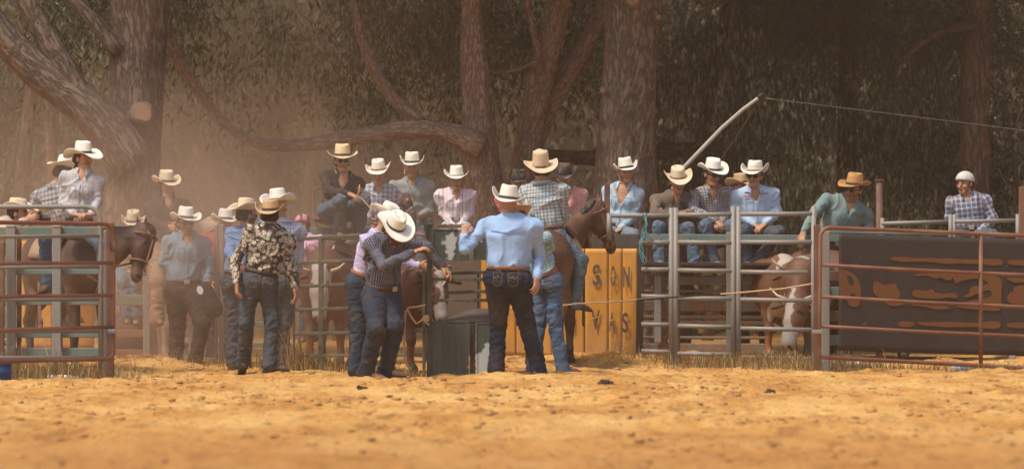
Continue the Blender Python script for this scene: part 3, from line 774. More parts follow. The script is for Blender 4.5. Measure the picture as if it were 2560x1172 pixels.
col = M.mix(M.ramp(n2, [(.56, 0.), (.70, 1.)]), col, (.31, .15, .05))
m1 = M.noise(M.coord('obj', (2.6, .75, 1)), 1., 6., .72); col = M.mix(M.math('MULTIPLY', M.ramp(m1, [(.53, 0.), (.63, 1.)]), .8), col, (.27, .118, .035))
m2 = M.noise(M.coord('obj', (11, 3.2, 1)), 1., 4., .7); col = M.mix(M.math('MULTIPLY', M.ramp(m2, [(.57, 0.), (.65, 1.)]), .75), col, (.20, .095, .035))
m3 = M.noise(M.coord('obj', (.8, .2, 1)), 1., 3.); col = M.mix(M.math('MULTIPLY', M.ramp(m3, [(.5, 0.), (.62, 1.)]), .3), col, (.76, .50, .19))
col = M.mix(M.math('MULTIPLY', M.ramp(n3, [(.55, 0.), (.72, 1.)]), .5), col, (.30, .155, .06))
near_tone = M.math('MULTIPLY', M.n('MapRange', {0: M.math('ADD', M.n('SeparateXYZ', {0: o}).outputs[1], M.math('MULTIPLY', M.noise(M.coord('obj', (.35, .3, 1)), 1., 3.), 9.)), 1: 44., 2: 37., 3: 0., 4: 1.}).outputs[0], .62)
col = M.mix(near_tone, col, (.36, .155, .045))  # sand turns darker orange on the nearer ground, edge broken by noise
M.done(col, .95, M.bump(M.math('ADD', n2, M.math('MULTIPLY', n3, .5)), .9, .05), spec=.1)
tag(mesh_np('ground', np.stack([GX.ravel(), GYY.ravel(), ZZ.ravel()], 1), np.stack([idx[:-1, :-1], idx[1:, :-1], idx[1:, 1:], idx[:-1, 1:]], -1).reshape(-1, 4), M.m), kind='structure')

def lumps(name, n, reg, r0, r1, mat, kind='stuff', flat=.6):
    """loose clods strewn on the ground, one mesh"""
    base = []; fb = []
    t = (1+5**.5)/2; iv = np.array([(-1, t, 0), (1, t, 0), (-1, -t, 0), (1, -t, 0), (0, -1, t), (0, 1, t), (0, -1, -t), (0, 1, -t), (t, 0, -1), (t, 0, 1), (-t, 0, -1), (-t, 0, 1)])/1.9
    it = np.array([(0, 11, 5), (0, 5, 1), (0, 1, 7), (0, 7, 10), (0, 10, 11), (1, 5, 9), (5, 11, 4), (11, 10, 2), (10, 7, 6), (7, 1, 8), (3, 9, 4), (3, 4, 2), (3, 2, 6), (3, 6, 8), (3, 8, 9), (4, 9, 5), (2, 4, 11), (6, 2, 10), (8, 6, 7), (9, 8, 1)])
    x = RNG.uniform(reg[0], reg[1], n); y = RNG.uniform(reg[2], reg[3], n); cl = fbm(np.stack([x*1.3, y*.9, x*0], 1), 40, 2)
    k = cl > .0; x, y = x[k], y[k]; n = len(x); z = hgt(x, y); r = r0*(r1/r0)**(RNG.random(n)**3.2)
    v = iv[None]*r[:, None, None]*RNG.uniform(.6, 1.3, (n, 12, 1))*np.stack([RNG.uniform(.8, 1.5, n), RNG.uniform(.8, 1.3, n), RNG.uniform(.35, .7, n)*flat/.6], 1)[:, None]+np.stack([x, y, z+r*.15], 1)[:, None]
    f = it[None]+(np.arange(n)*12)[:, None, None]
    return tag(mesh_np(name, v.reshape(-1, 3), f.reshape(-1, 3), mat, smooth=False), kind=kind)
tag(lumps('sand_clods', 20000, (-7.5, 7.5, 29.5, 61), .005, .042, simple('clod', (.40, .205, .07), .95, .4, 9.)), 'loose orange clods of churned sand across the arena floor', 'sand clods')
tag(lumps('dirt_crumbs', 4200, (-7.5, 7.5, 31, 60.5), .007, .032, simple('dark_clod', (.20, .10, .045), .95, .4, 9.)), 'dark brown crumbs of dirt and manure over the sand', 'dirt crumbs')
def dung(px, py, r, label):
    Y = GY(py); p = P(px, py, Y); F = Field(.008*max(1, r/.06)); q = np.random.default_rng(int(px))
    for _ in range(9): F.ell(V(p[0], p[1], gz(p[0], p[1])+r*.25)+q.normal(0, 1, 3)*V(.6, .5, .22)*r, V(.5, .45, .35)*r*q.uniform(.6, 1.1), k=.01)
    v, f = F.mesh(); o = mesh_np('dung_pile', v-p, f, simple('dung', (.055, .035, .022), .95, .4, 40., bump=.6)); o.location = tuple(p); tag(o, label, 'dung')
dung(1512, 960, .07, 'largest dark dung pile on the sand in front of the standing men at the chute')
dung(1365, 972, .035, 'small dark dung lump on the sand left of the largest dung pile')
dung(905, 980, .045, 'flat dark dung lump on the sand in front of the man in navy shirt')
dung(1575, 1048, .035, 'blurred dark lump in the near foreground sand, right of centre')
dung(1925, 990, .04, 'low brown dung lump on the sand before the galvanised fence panel')

def tufts(name, spots, label, col1=(.40, .31, .16), hmax=.34):
    """dry grass: bent blades"""
    vs = []; q = np.random.default_rng(len(spots)+int(spots[0][0]*10))
    tips = []
    for (px, Y, wx, wy, n, hh) in spots:
        cx = (px-1280)/FPX*Y
        x = cx+q.normal(0, wx, n); y = Y+q.normal(0, wy, n); z = hgt(x, y); h = hh*q.uniform(.3, 1, n); a = q.uniform(0, 2*pi, n); b = q.uniform(.2, 1.1, n)*h
        w_ = q.uniform(.0025, .005, n)
        dx, dy = np.cos(a), np.sin(a)
        for i in range(n):
            p0 = V(x[i], y[i], z[i]-.01); s_ = V(-dy[i], dx[i], 0)*w_[i]; s_[0] += .002
            for t in (0, .4, .75, 1):
                c = p0+V(dx[i]*b[i]*t*t, dy[i]*b[i]*t*t, h[i]*(t-.25*t*t)); k = 1-t*.85; vs.append(c-s_*k); vs.append(c+s_*k)
    m = len(vs)//8; f = (np.array([(0, 1, 3, 2), (2, 3, 5, 4), (4, 5, 7, 6)])[None]+(np.arange(m)*8)[:, None, None]).reshape(-1, 4)
    t = np.repeat(q.random(m), 8)[:, None]*np.ones(3)
    g = NT('dry_grass'); r = g.n('SeparateColor', {0: g.n('Attribute', attribute_name='tint').outputs['Color']}).outputs[0]
    g.done(g.ramp(r, [(0., scl(col1, .45)), (.6, col1), (1., scl(col1, 1.35))]), .85, spec=.15)
    return tag(mesh_np(name, vs, f, g.m, col=t, smooth=False), label, 'dry grass', kind='stuff')

# ---------------------------------------------------------------- fences, gates and the chute
def rail(m, a, b, r, n=10): m.tube([P(*a), P(*b)], r, n)
def bend(px0, py0, px1, py1, px2, py2, Y, n=6):      # quarter bend through a corner
    out = []
    for i in range(n+1):
        t = i/n; out.append(P((1-t)**2*px0+2*t*(1-t)*px1+t*t*px2, (1-t)**2*py0+2*t*(1-t)*py1+t*t*py2, Y))
    return out
class TH:
    """a thing whose parts are added one by one"""
    def __init__(s, name, p, label, cat, group=None): s.o = thing(name, p, label, cat, group)
    def part(s, name, mat, fn, smooth=True, parent=None):
        m = MB(); fn(m); o = m.build(name, mat, None, smooth); par = parent or s.o
        off = V(*s.o.location)
        from mathutils import Vector
        co = np.concatenate(m.v)-off; o.data.vertices.foreach_set('co', co.astype(np.float32).ravel()); o.data.update(); o.parent = par
        return o
def gpt(px, Y): x = (px-1280)/FPX*Y; return V(x, Y, gz(x, Y))
def vpost(m, px0, px1, py0, py1, Y, bev=.006, depth=None):
    a = P((px0+px1)/2, py0, Y); b = P((px0+px1)/2, py1, Y); w_ = (px1-px0)/FPX*Y
    if py1 > 860: b[2] = min(b[2], gz(b[0], Y)-.15)
    m.box((a+b)/2, (w_, depth or w_, a[2]-b[2]), bev=min(bev, w_*.3))
def hbeam(m, px0, py0, px1, py1, Y0, Y1, hpx, depth=.05, bev=.006):
    m.beam(P(px0, py0, Y0), P(px1, py1, Y1), depth, hpx/FPX*(Y0+Y1)/2, bev=bev)
def pipe_smooth(o): return o
# --- left: rusty gate
Y0 = 53.3
t = TH('pipe_gate', P(283, 945, Y0), 'rusty five rail pipe gate with rounded corner at the left edge', 'gate')
dY = lambda x: Y0-.9*(283-x)/283
def gl(x, y): return P(x, y, dY(x))
t.part('gate_frame', RUST, lambda m: m.tube([gl(-90, 555), gl(0, 556), gl(255, 559)]+[gl(255+28*sin(a), 587-28*cos(a)) for a in np.linspace(.2, pi/2, 6)]+[gl(283, 700), gl(283, 880)]+[gl(266+17*cos(a), 880+17*sin(a)) for a in np.linspace(.2, pi/2, 5)]+[gl(0, 902), gl(-90, 904)], .021, 12))
for a, b in ((660, 657), (743, 738), (826, 817)):
    t.part('gate_rail', RUST, lambda m: m.tube([gl(-90, a+1), gl(0, a), gl(60, a-3), gl(150, (a+b)/2-1), gl(283, b)], .019, 10))
t.part('hinge', RUSTD, lambda m: m.box(gl(283, 615), (.065, .06, .10), bev=.01))
t.part('latch', GALV, lambda m: m.box(gl(278, 828)-V(0, .03, 0), (.10, .04, .045), bev=.008))
t = TH('gate_post', gpt(270, Y0+.08), 'heavy rusty square post at the end of the left rusty gate', 'post')
t.part('shaft', RUSTD, lambda m: vpost(m, 266, 285, 557, 946, Y0+.12), False)
# --- left: galvanised panel behind it
Yg = 53.8
t = TH('fence_panel', P(250, 949, Yg), 'galvanised pipe panel with a rounded top corner behind the rusty gate at the left', 'fence panel')
t.part('panel_frame', GALV, lambda m: m.tube([P(-90, 517, Yg-.8), P(215, 517, Yg)]+[P(215+36*sin(a), 553-36*cos(a), Yg) for a in np.linspace(.2, pi/2, 6)]+[P(251, 700, Yg), gpt(251, Yg)-V(0, 0, .1)], .021, 12))
for y in (592, 669, 749, 828, 894):
    t.part('panel_rail', GALV, lambda m: m.tube([P(-90, y+1, Yg-.8), P(0, y, Yg-.6), P(249, y-(3 if y < 700 else 1), Yg)], .019, 10))
t = TH('star_picket', gpt(264, Yg+.15), 'thin galvanised post tight beside the rusty post of the left gate', 'post')
t.part('shaft', GALV, lambda m: vpost(m, 259, 267, 575, 935, Yg+.15), False)
# --- left: teal yard fence
Yt = 55.4
t = TH('yard_fence', gpt(130, Yt), 'weathered teal rail yard fence with capped steel posts behind the left gates', 'fence')
for y, h in ((577, 21), (679, 13), (750, 24), (830, 26), (881, 24)):
    t.part('fence_rail', TEAL, lambda m: hbeam(m, -60, y+1, 250, y, Yt+.07, Yt+.07, h), False)
for a, b in ((16, 39), (131, 153)):
    t.part('fence_post', GALV, lambda m: vpost(m, a, b, 566, 890, Yt), False)
    t.part('post_cap', GALV, lambda m: m.box(P((a+b)/2, 566, Yt), (.10, .10, .035), bev=.015), False)
t.part('fence_post', RUSTD, lambda m: vpost(m, -6, 11, 605, 900, Yt-.15), False)
t.part('fence_post', RUSTD, lambda m: vpost(m, 42, 53, 590, 890, Yt+.2), False)
# --- barrel
Yb = 52.6; t = TH('drum', gpt(0, Yb), 'blue plastic drum on the sand at the far left edge', 'drum')
bp = gpt(-14, Yb)
def drum(m):
    n = 28; prof = [(.0, 0), (.155, 0), (.16, .01), (.16, .07), (.166, .075), (.166, .085), (.16, .09), (.16, .15), (.15, .162), (.145, .155), (.0, .155)]
    m.add([bp+V(r*cos(2*pi*k/n), r*sin(2*pi*k/n), z) for r, z in prof for k in range(n)], [(j*n+k, j*n+(k+1) % n, (j+1)*n+(k+1) % n, (j+1)*n+k) for j in range(len(prof)-1) for k in range(n)])
t.part('shell', simple('blue_plastic', (.02, .07, .20), .45, .2, 8.), drum)
t.part('rim', simple('blue_plastic_rim', (.03, .09, .24), .45, .2, 8.), lambda m: m.tube([bp+V(.158*cos(a), .158*sin(a), .16) for a in np.linspace(0, 2*pi, 29)], .008, 6))

# --- fence behind the horse's head and the denim man
Yf = 62.2
t = TH('rail_fence', gpt(366, Yf), 'teal and brown rail fence between the left horse and the man in denim shirt', 'fence')
t.part('fence_post', GALV, lambda m: vpost(m, 358, 376, 636, 905, Yf), False)
for y, h in ((600, 18), (750, 26), (833, 20), (880, 14)):
    t.part('fence_rail', TEAL if y < 800 else simple('weathered_board', (.2, .11, .06), .9, .3, 6.), lambda m: hbeam(m, 270, y, 366, y, Yf+.1, Yf+.1, h), False)
t.part('fence_board', simple('dull_ply', (.09, .06, .045), .9, .3, 6.), lambda m: m.box(P(320, 840, Yf+.5), (.5, .02, .4)), False)
Yf = 60.6
t = TH('rail_fence', gpt(548, Yf), 'grey posted teal rail fence behind the man in the blue dotted shirt', 'fence')
t.part('fence_post', GALV, lambda m: vpost(m, 536, 545, 562, 890, Yf), False)
t.part('fence_post', GALV, lambda m: vpost(m, 548, 560, 562, 890, Yf), False)
for y, h in ((577, 17), (650, 20), (700, 12), (757, 14), (810, 12), (862, 12)):
    t.part('fence_rail', TEAL, lambda m: hbeam(m, 548, y, 730, y, Yf+.1, Yf+.1, h), False)
t.part('fence_rail', TEAL, lambda m: hbeam(m, 700, 577, 938, 577, Yf+.1, Yf+.1, 17), False)
# --- olive gate to the left of the chute
Yo = 58.2
t = TH('tube_gate', gpt(802, Yo), 'olive square tube gate in front of the white faced cow, left of the chute', 'gate')
for a, b in ((599, 587), (657, 650), (716, 709), (774, 769), (834, 830), (890, 887)):
    t.part('gate_rail', OLIVE, lambda m: hbeam(m, 734, a, 802, (a+b)/2+1, Yo+.1, Yo, 8.5, .04), False)
    t.part('gate_rail', OLIVE, lambda m: hbeam(m, 802, (a+b)/2+1, 905, b, Yo, Yo-.9, 8.5, .04), False)
t.part('gate_post', OLIVE, lambda m: vpost(m, 796, 809, 594, 908, Yo-.03), False)
t.part('gate_post', OLIVE, lambda m: vpost(m, 902, 910, 587, 905, Yo-.9), False)
t.part('gate_post', OLIVE, lambda m: vpost(m, 732, 738, 596, 900, Yo+.1), False)
# --- chute sides running back from the head gate
t = TH('chute_side', gpt(1066, 55.6), 'near olive rail side of the calf chute behind the man in navy shirt', 'fence')
for y in (684, 730, 773, 826, 887):
    t.part('fence_rail', GREEN if y < 760 else OLIVE, lambda m: hbeam(m, 906, y-4, 1068, y, 57.2, 55.7, 9.5, .045), False)
t.part('fence_post', OLIVE, lambda m: vpost(m, 1056, 1064, 600, 940, 55.7), False)
t = TH('chute_side', gpt(1196, 57), 'far dark rail side of the calf chute beyond the calf', 'fence')
for y in (681, 729):
    t.part('fence_rail', GREEN, lambda m: m.beam(P(1110, y+3, 56.6), P(1180, y, 56.9), .04, .034), False)
    t.part('fence_rail', GREEN, lambda m: m.beam(P(1180, y, 56.9), P(1262, y-2, 56.9), .04, .034), False)
t.part('fence_post', GREEN, lambda m: vpost(m, 1193, 1199, 677, 900, 56.95), False)
# --- head gate
Yh = 55.0
t = TH('head_gate', gpt(1074, Yh), 'dark green steel head gate with chipped paint panels holding the calf', 'cattle chute')
t.part('post', GREEN, lambda m: vpost(m, 1067, 1081, 561, 941, Yh), False)
t.part('post_cap', GREEN, lambda m: (m.box(P(1074, 560, Yh), (.085, .085, .02), bev=.004), m.box(P(1077, 552, Yh), (.04, .05, .05), bev=.005), m.box(P(1066, 575, Yh-.02), (.03, .06, .10), bev=.004), m.tube([P(1055, 548, Yh-.05), P(1062, 562, Yh-.05), P(1066, 590, Yh-.05)], .012, 8)), False)
CH = chipped_green()
def plate(m, x0, x1, y0, y1, Y, th=.02):
    a = P(x0, y0, Y); b = P(x1, y1, Y); m.box((a+b)/2, (b[0]-a[0], th, a[2]-b[2]), bev=.004)
    for e in (a[0]+.008, b[0]-.008): m.box(V(e, Y-.004, (a[2]+b[2])/2), (.016, th+.012, a[2]-b[2]-.004), bev=.003)
    for e in (a[2]-.008, b[2]+.008): m.box(V((a[0]+b[0])/2, Y-.002, e), (b[0]-a[0]-.034, th+.008, .014), bev=.003)
for nm, q in (('upper_panel', (1082, 1172, 572, 650)), ('lower_panel', (1073, 1172, 802, 941)), ('upper_panel', (1183, 1270, 574, 650)), ('lower_panel', (1190, 1262, 806, 943))):
    t.part(nm, CH, lambda m: plate(m, *q, Yh-.01), False)
for a, b, y in ((1081, 1171, 698), (1184, 1262, 698), (1081, 1172, 750), (1186, 1262, 750)):
    t.part('bar', GREEN, lambda m: (hbeam(m, a, y, b, y, Yh, Yh, 8, .03, .004), m.box(P(b if b < 1200 else a, y, Yh), (.035, .045, .038), bev=.005)), False)
t.part('top_ledge', simple('worn_board', (.12, .08, .055), .9, .5, 14.), lambda m: (m.beam(P(1095, 569, Yh+.04), P(1175, 566, Yh+.04), .12, .018), [m.box(P(x, 564, Yh+.02), (.05, .06, .02), rot_axis(V(1, 1, 0), random.uniform(-.4, .4)), .004) for x in range(1100, 1170, 9)]), False)
t.part('sloping_plate', simple('bare_plate', (.085, .066, .052), .75, .35, 7.), lambda m: m.add([P(1100, 803, Yh+.1), P(1262, 803, Yh+.1), P(1262, 768, Yh+.7), P(1175, 772, Yh+.7), P(1100, 807, Yh+.12), P(1262, 807, Yh+.12), P(1262, 772, Yh+.72), P(1175, 776, Yh+.72)], [(0, 1, 2, 3), (7, 6, 5, 4), (0, 4, 5, 1), (1, 5, 6, 2), (2, 6, 7, 3), (3, 7, 4, 0)]), False)
t.part('side_plate', GREEN, lambda m: m.box(P(1181, 872, Yh+.3), (.05, .5, .50), bev=.005), False)
t.part('latch', RUST, lambda m: (m.box(P(1112, 655, Yh+.5), (.03, .03, .20), bev=.004), m.tube([P(1040, 585, Yh+.2), P(1078, 590, Yh+.05)], .015, 8)), False)
# ply sheet behind the calf
Ys = 59.6
t = TH('hoarding', gpt(1150, Ys), 'grey brown sheet panel behind the calf, left of the yellow banner', 'panel')
t.part('sheet', simple('brown_sheet', (.115, .08, .06), .85, .25, 3.), lambda m: (m.box(P(1125, 735, Ys), (.40, .02, .85), bev=.003), m.box(P(1180, 735, Ys-.012), (.19, .02, .83), bev=.003)), False)
t.part('bolt', GALV, lambda m: m.box(P(1124, 664, Ys-.02), (.02, .02, .02), bev=.005), False)

# --- banners
def lettering(txt, px, py, hpx, wpx, Y, parent, ang=0., stencil=True):
    cu = bpy.data.curves.new('letter', 'FONT'); cu.body = txt; cu.align_x = 'CENTER'; cu.align_y = 'CENTER'; cu.extrude = .002; cu.offset = .018; cu.size = 1
    o = bpy.data.objects.new('letter', cu); COL.objects.link(o)
    bpy.context.view_layer.update(); me = bpy.data.meshes.new_from_object(o.evaluated_get(bpy.context.evaluated_depsgraph_get())); bpy.data.objects.remove(o)
    me.name = 'letter'; co = np.zeros(len(me.vertices)*3, np.float32); me.vertices.foreach_get('co', co); co = co.reshape(-1, 3)
    w_, h_ = np.ptp(co[:, 0]), np.ptp(co[:, 1]); c = (co.max(0)+co.min(0))/2; k = Y/FPX
    x = (co[:, 0]-c[0])/w_*wpx*k; z = (co[:, 1]-c[1])/h_*hpx*k; ca, sa = cos(ang), sin(ang)
    p = P(px, py, Y); out = np.stack([p[0]+x*ca-z*sa, np.full(len(x), Y)+co[:, 2]*.5, p[2]+x*sa+z*ca], 1)-np.array(parent.location)
    me.vertices.foreach_set('co', out.astype(np.float32).ravel()); me.materials.clear(); me.materials.append(LETTER); me.update()
    o = bpy.data.objects.new('letter', me); COL.objects.link(o); o.parent = parent; return o
def cloth_sheet(corners, nx, nz, th, amp, org, seed=0):
    """vertical vinyl sheet with creases between four corner points"""
    a, b, c, d = corners; vs = []                     # a top left, b top right, c bottom right, d bottom left
    for s_ in (0, 1):
        for i in range(nx+1):
            for j in range(nz+1):
                u, w_ = i/nx, j/nz; p = lerp(lerp(a, b, u), lerp(d, c, u), w_); vs.append(p)
    vs = np.array(vs); q = vs*V(4.5, 1, 1.2); h = fbm(q, 50+seed, 3)*amp
    vs[:, 1] += h; half = len(vs)//2; vs[half:, 1] += th; N = (nz+1); I = lambda s_, i, j: s_*half+i*N+j
    f = []
    for i in range(nx):
        for j in range(nz): f += [(I(0, i, j), I(0, i, j+1), I(0, i+1, j+1), I(0, i+1, j)), (I(1, i, j), I(1, i+1, j), I(1, i+1, j+1), I(1, i, j+1))]
    for i in range(nx): f += [(I(0, i, 0), I(0, i+1, 0), I(1, i+1, 0), I(1, i, 0)), (I(0, i, nz), I(1, i, nz), I(1, i+1, nz), I(0, i+1, nz))]
    for j in range(nz): f += [(I(0, 0, j), I(1, 0, j), I(1, 0, j+1), I(0, 0, j+1)), (I(0, nx, j), I(0, nx, j+1), I(1, nx, j+1), I(1, nx, j))]
    return vs-org, f
YEL = banner((.60, .27, .038))
def banner_thing(x0, x1, yt0, yt1, yb0, yb1, Y, label, folds, seed):
    org = P(x0, yb0, Y); t = thing('banner', org, label, 'banner')
    xsq = [x0]+folds+[x1]
    for k in range(len(xsq)-1):
        a, b = xsq[k], xsq[k+1]; ua, ub = (a-x0)/(x1-x0), (b-x0)/(x1-x0); sY = .012*(k % 2)
        v, f = cloth_sheet((P(a+1, lerp(yt0, yt1, ua), Y+sY), P(b-1, lerp(yt0, yt1, ub), Y+.012-sY), P(b-1, lerp(yb0, yb1, ub), Y+.012-sY), P(a+1, lerp(yb0, yb1, ua), Y+sY)), max(4, int((b-a)/6)), 24, .012, .010, org, seed+k)
        o = mesh_np('vinyl_panel', v, f, YEL); o.parent = t
    return t
Yy = 60.4
bt = banner_thing(1197, 1595, 622, 621, 884, 899, Yy, 'big yellow vinyl banner with stencilled letters hanging behind the horse and rider', [1290, 1380, 1462, 1521, 1556], 3)
for ch, x, y, hp, wp_ in (('S', 1491, 687, 52, 19), ('O', 1533, 690, 50, 12), ('N', 1566, 692, 52, 16), ('N', 1424, 803, 46, 22), ('V', 1489, 799, 50, 22), ('A', 1530, 803, 48, 15), ('S', 1563, 806, 50, 15)):
    lettering(ch, x, y, hp, wp_, Yy-.019, bt)
for x, y, w_ in ((1491, 687, 10), (1533, 690, 16), (1489, 795, 26), (1530, 800, 18)):
    mb = MB(); mb.box(P(x, y, Yy-.0215)-V(*bt.location), (w_*.8/FPX*Yy, .004, .012), rot_axis(V(0, 1, 0), random.uniform(-.3, .3))); o = mb.build('stencil_bridge', YEL); o.parent = bt
DK = simple('dark_tarp', (.045, .033, .025), .85, .3, 9., bump=.6)
t = TH('tarp', P(1602, 905, Yy-.02), 'dark brown tarpaulin hanging around the right end of the yellow banner', 'tarpaulin')
def tarp(m):
    v, f = cloth_sheet((P(1593, 600, Yy), P(1614, 592, Yy), P(1606, 915, Yy-.1), P(1590, 905, Yy-.05)), 5, 22, .02, .03, V(0, 0, 0), 8); m.add(v, f)
t.part('side_flap', DK, tarp)
def tarp2(m):
    v, f = cloth_sheet((P(1480, 585, Yy+.1), P(1600, 585, Yy+.1), P(1596, 624, Yy+.03), P(1480, 624, Yy+.03)), 20, 6, .02, .03, V(0, 0, 0), 9); m.add(v, f)
t.part('top_flap', DK, tarp2)
Yl = 60.8
bl = banner_thing(54, 236, 601, 601, 870, 870, Yl, 'yellow vinyl banner with grey letters behind the left horse and yard fence', [132], 12)
for ch, x, y, hp, wp_ in (('A', 91, 791, 46, 24), ('S', 189, 791, 40, 18)): lettering(ch, x, y, hp, wp_, Yl-.019, bl)
# --- right galvanised panels
Yp = 59.6; R_ = .0235
def panel(x0, x1, ys, top, posts, label, Yq=Yp, endx=None):
    t = TH('fence_panel', gpt(x0, Yq), label, 'fence panel', 'galvanised panels at the right')
    for i, y in enumerate(ys):
        y0, y1 = y; xx0 = x0 if not (i and x0 < 1600) else 1603; xx1 = x1-(15 if (endx and i == 2) else 0)
        t.part('panel_rail', GALV, lambda m: m.tube([P(xx0, y0, Yq), P((xx0+xx1)/2, (y0+y1)/2+.5, Yq), P(xx1, y1, Yq)], R_, 12))
    for x, a, b in posts:
        g = gpt(x, Yq); bb = V(g[0], Yq, g[2]-.1) if b > 850 else P(x, b, Yq)
        t.part('panel_post', GALV, lambda m: m.tube([P(x, a, Yq), bb], .027, 12))
panel(1524, 1680, [(539, 538), (606, 605), (673, 673), (740, 741), (810, 811), (877, 879)], 520, [(1523, 533, 600), (1678, 520, 914)], 'galvanised pipe panel between the yellow banner and the first paired posts')
panel(1690, 1833, [(537, 535), (605, 606), (675, 677), (744, 746), (814, 817), (883, 886)], 520, [(1689, 519, 914), (1833, 516, 906)], 'middle galvanised pipe panel in front of the teal yard rails')
panel(1846, 2034, [(535, 534), (605, 605), (679, 681), (748, 751), (820, 824), (892, 896)], 520, [(1846, 516, 906), (2034, 516, 900)], 'galvanised pipe panel in front of the horned cattle', endx=1)
t = TH('square_post', gpt(1825, Yp+.3), 'grey galvanised square post behind the middle panel joint', 'post'); t.part('shaft', GALV, lambda m: vpost(m, 1816, 1833, 580, 884, Yp+.3), False)
t = TH('rusty_post', gpt(1694, Yp+.3), 'thin rusty square post behind the first paired posts of the right panels', 'post'); t.part('shaft', RUSTD, lambda m: vpost(m, 1690, 1700, 612, 900, Yp+.3), False)
t = TH('rusty_post', gpt(1518, 61.0), 'tall rusty steel upright in front of the woman in the denim shirt', 'post'); t.part('shaft', RUSTD, lambda m: vpost(m, 1511, 1525, 459, 880, 61.0), False)
# twine on the panel
TW = simple('baling_twine', (.10, .34, .36), .9, .3, 50.)
for nm, pts, lab in (('twine', [(1612, 540), (1616, 560), (1610, 575), (1622, 590), (1636, 606)], 'pale blue twine knotted on the top rail and fraying down'), ('twine', [(1608, 590), (1600, 605), (1604, 625), (1609, 650), (1612, 660)], 'pale blue twine hanging beside the tarpaulin edge')):
    m = MB(); rp = np.random.default_rng(3)
    for k in range(4): m.tube([P(x+rp.normal(0, 2.5), y+rp.normal(0, 1.5), Yp-.06+rp.normal(0, .01)) for x, y in pts], .0045, 5)
    m.tube([P(pts[0][0]+5*cos(a), pts[0][1]+8*sin(a), Yp-.05+.04*sin(a)) for a in np.linspace(0, 2*pi, 10)], .006, 5)
    tag(m.build(nm, TW, smooth=True), lab, 'twine')
# teal and rusty yard rails behind, with the boot platform
Yr = 61.4
C_R = paint_metal('rusted_teal_rail', (.11, .16, .15), 1., .6, .0, (.13, .06, .03), high=.5)
t = TH('yard_rails', gpt(1645, Yr), 'rusting teal yard rails and footboard under the seated row of spectators', 'fence')
t.part('seat_rail', TEAL, lambda m: hbeam(m, 1608, 593, 2036, 596, Yr+.25, Yr+.25, 17, .09), False)
for y, h in ((669, 15), (700, 24), (727, 7), (764, 28), (792, 10), (806, 12), (843, 8), (871, 28)):
    t.part('rail', C_R, lambda m: hbeam(m, 1600, y, 2030 if y < 700 else 1925, y+1, Yr, Yr, h, .06, .012), False)
t.part('footboard', simple('footboard_rubber', (.045, .035, .03), .8, .3, 8.), lambda m: m.beam(P(1602, 659, Yr-.05), P(2025, 661, Yr-.05), .50, .035), False)
t.part('rail_post', GALV, lambda m: vpost(m, 1636, 1653, 688, 856, Yr-.1), False)
t.part('rail_post', RUSTD, lambda m: vpost(m, 1960, 1972, 600, 890, Yr+.6), False)
# --- right rusty gate
Yq = 57.8
def gr(x, y): return P(x, y, Yq+.9*(x-2050)/510)
t = TH('pipe_gate', P(2050, 920, Yq), 'rusty red pipe gate in front of the black banner at the right', 'gate')
t.part('gate_frame', RUST, lambda m: m.tube([gr(2650, 592), gr(2560, 589), gr(2075, 569)]+[gr(2075-24*sin(a), 593-24*cos(a)) for a in np.linspace(.2, pi/2, 6)]+[gr(2050, 700), gr(2048, 885), gr(2055, 892), gr(2560, 919), gr(2650, 922)], .021, 12))
for a, b in ((662, 687), (741, 767), (815, 840)):
    t.part('gate_rail', RUST, lambda m: m.tube([gr(2052, a), gr(2300, (a+b)/2+1), gr(2560, b), gr(2650, b+4)], .019, 10))
t.part('gate_upright', RUST, lambda m: m.tube([gr(2452, 588), gr(2452, 908)], .021, 10))
t.part('latch_plate', GALV, lambda m: m.box(P(2043, 829, Yq-.06), (.11, .03, .04), bev=.006), False)
t = TH('gate_post', gpt(2042, Yq+.1), 'thick rusty square post between galvanised panels and the right rusty gate', 'post'); t.part('shaft', RUSTD, lambda m: vpost(m, 2034, 2051, 562, 928, Yq+.12), False)
t = TH('square_post', gpt(2064, Yq+.3), 'riveted galvanised square post just inside the right rusty gate', 'post'); t.part('shaft', GALV, lambda m: vpost(m, 2054, 2074, 578, 925, Yq+.35), False)
# black banner
Yk = 60.3; org = P(2097, 880, Yk); bk = thing('banner', org, 'black banner with smeared orange lettering seen from behind, right side', 'banner')
BLK = simple('black_banner', (.035, .027, .023), .7, .3, 5., bump=.5)
v, f = cloth_sheet((P(2097, 584, Yk), P(2640, 600, Yk+.8), P(2640, 892, Yk+.8), P(2097, 876, Yk)), 60, 20, .012, .004, org, 31); o = mesh_np('vinyl_sheet', v, f, BLK); o.parent = bk
ORG = simple('orange_print', (.155, .068, .03), .9, .2, 30., bump=0., spec=.1)
def decal(name, mat, poly, dz):
    q = np.array(poly, float); q = np.concatenate([[q[i]*.75+q[(i+1) % len(q)]*.25, q[i]*.25+q[(i+1) % len(q)]*.75] for i in range(len(q))])
    n = len(q); vs = []
    for d in (0, .003):
        for x, y in q: X0 = 2080+.3414*x; vs.append(P(X0, 560+.3414*y, Yk+.8*(X0-2097)/543-dz+d)-org)
    mb = MB(); mb.add(vs, [tuple(range(n)), tuple(range(n, 2*n))[::-1]]+[((i+1) % n, i, n+i, n+(i+1) % n) for i in range(n)]); o = mb.build(name, mat); o.parent = bk
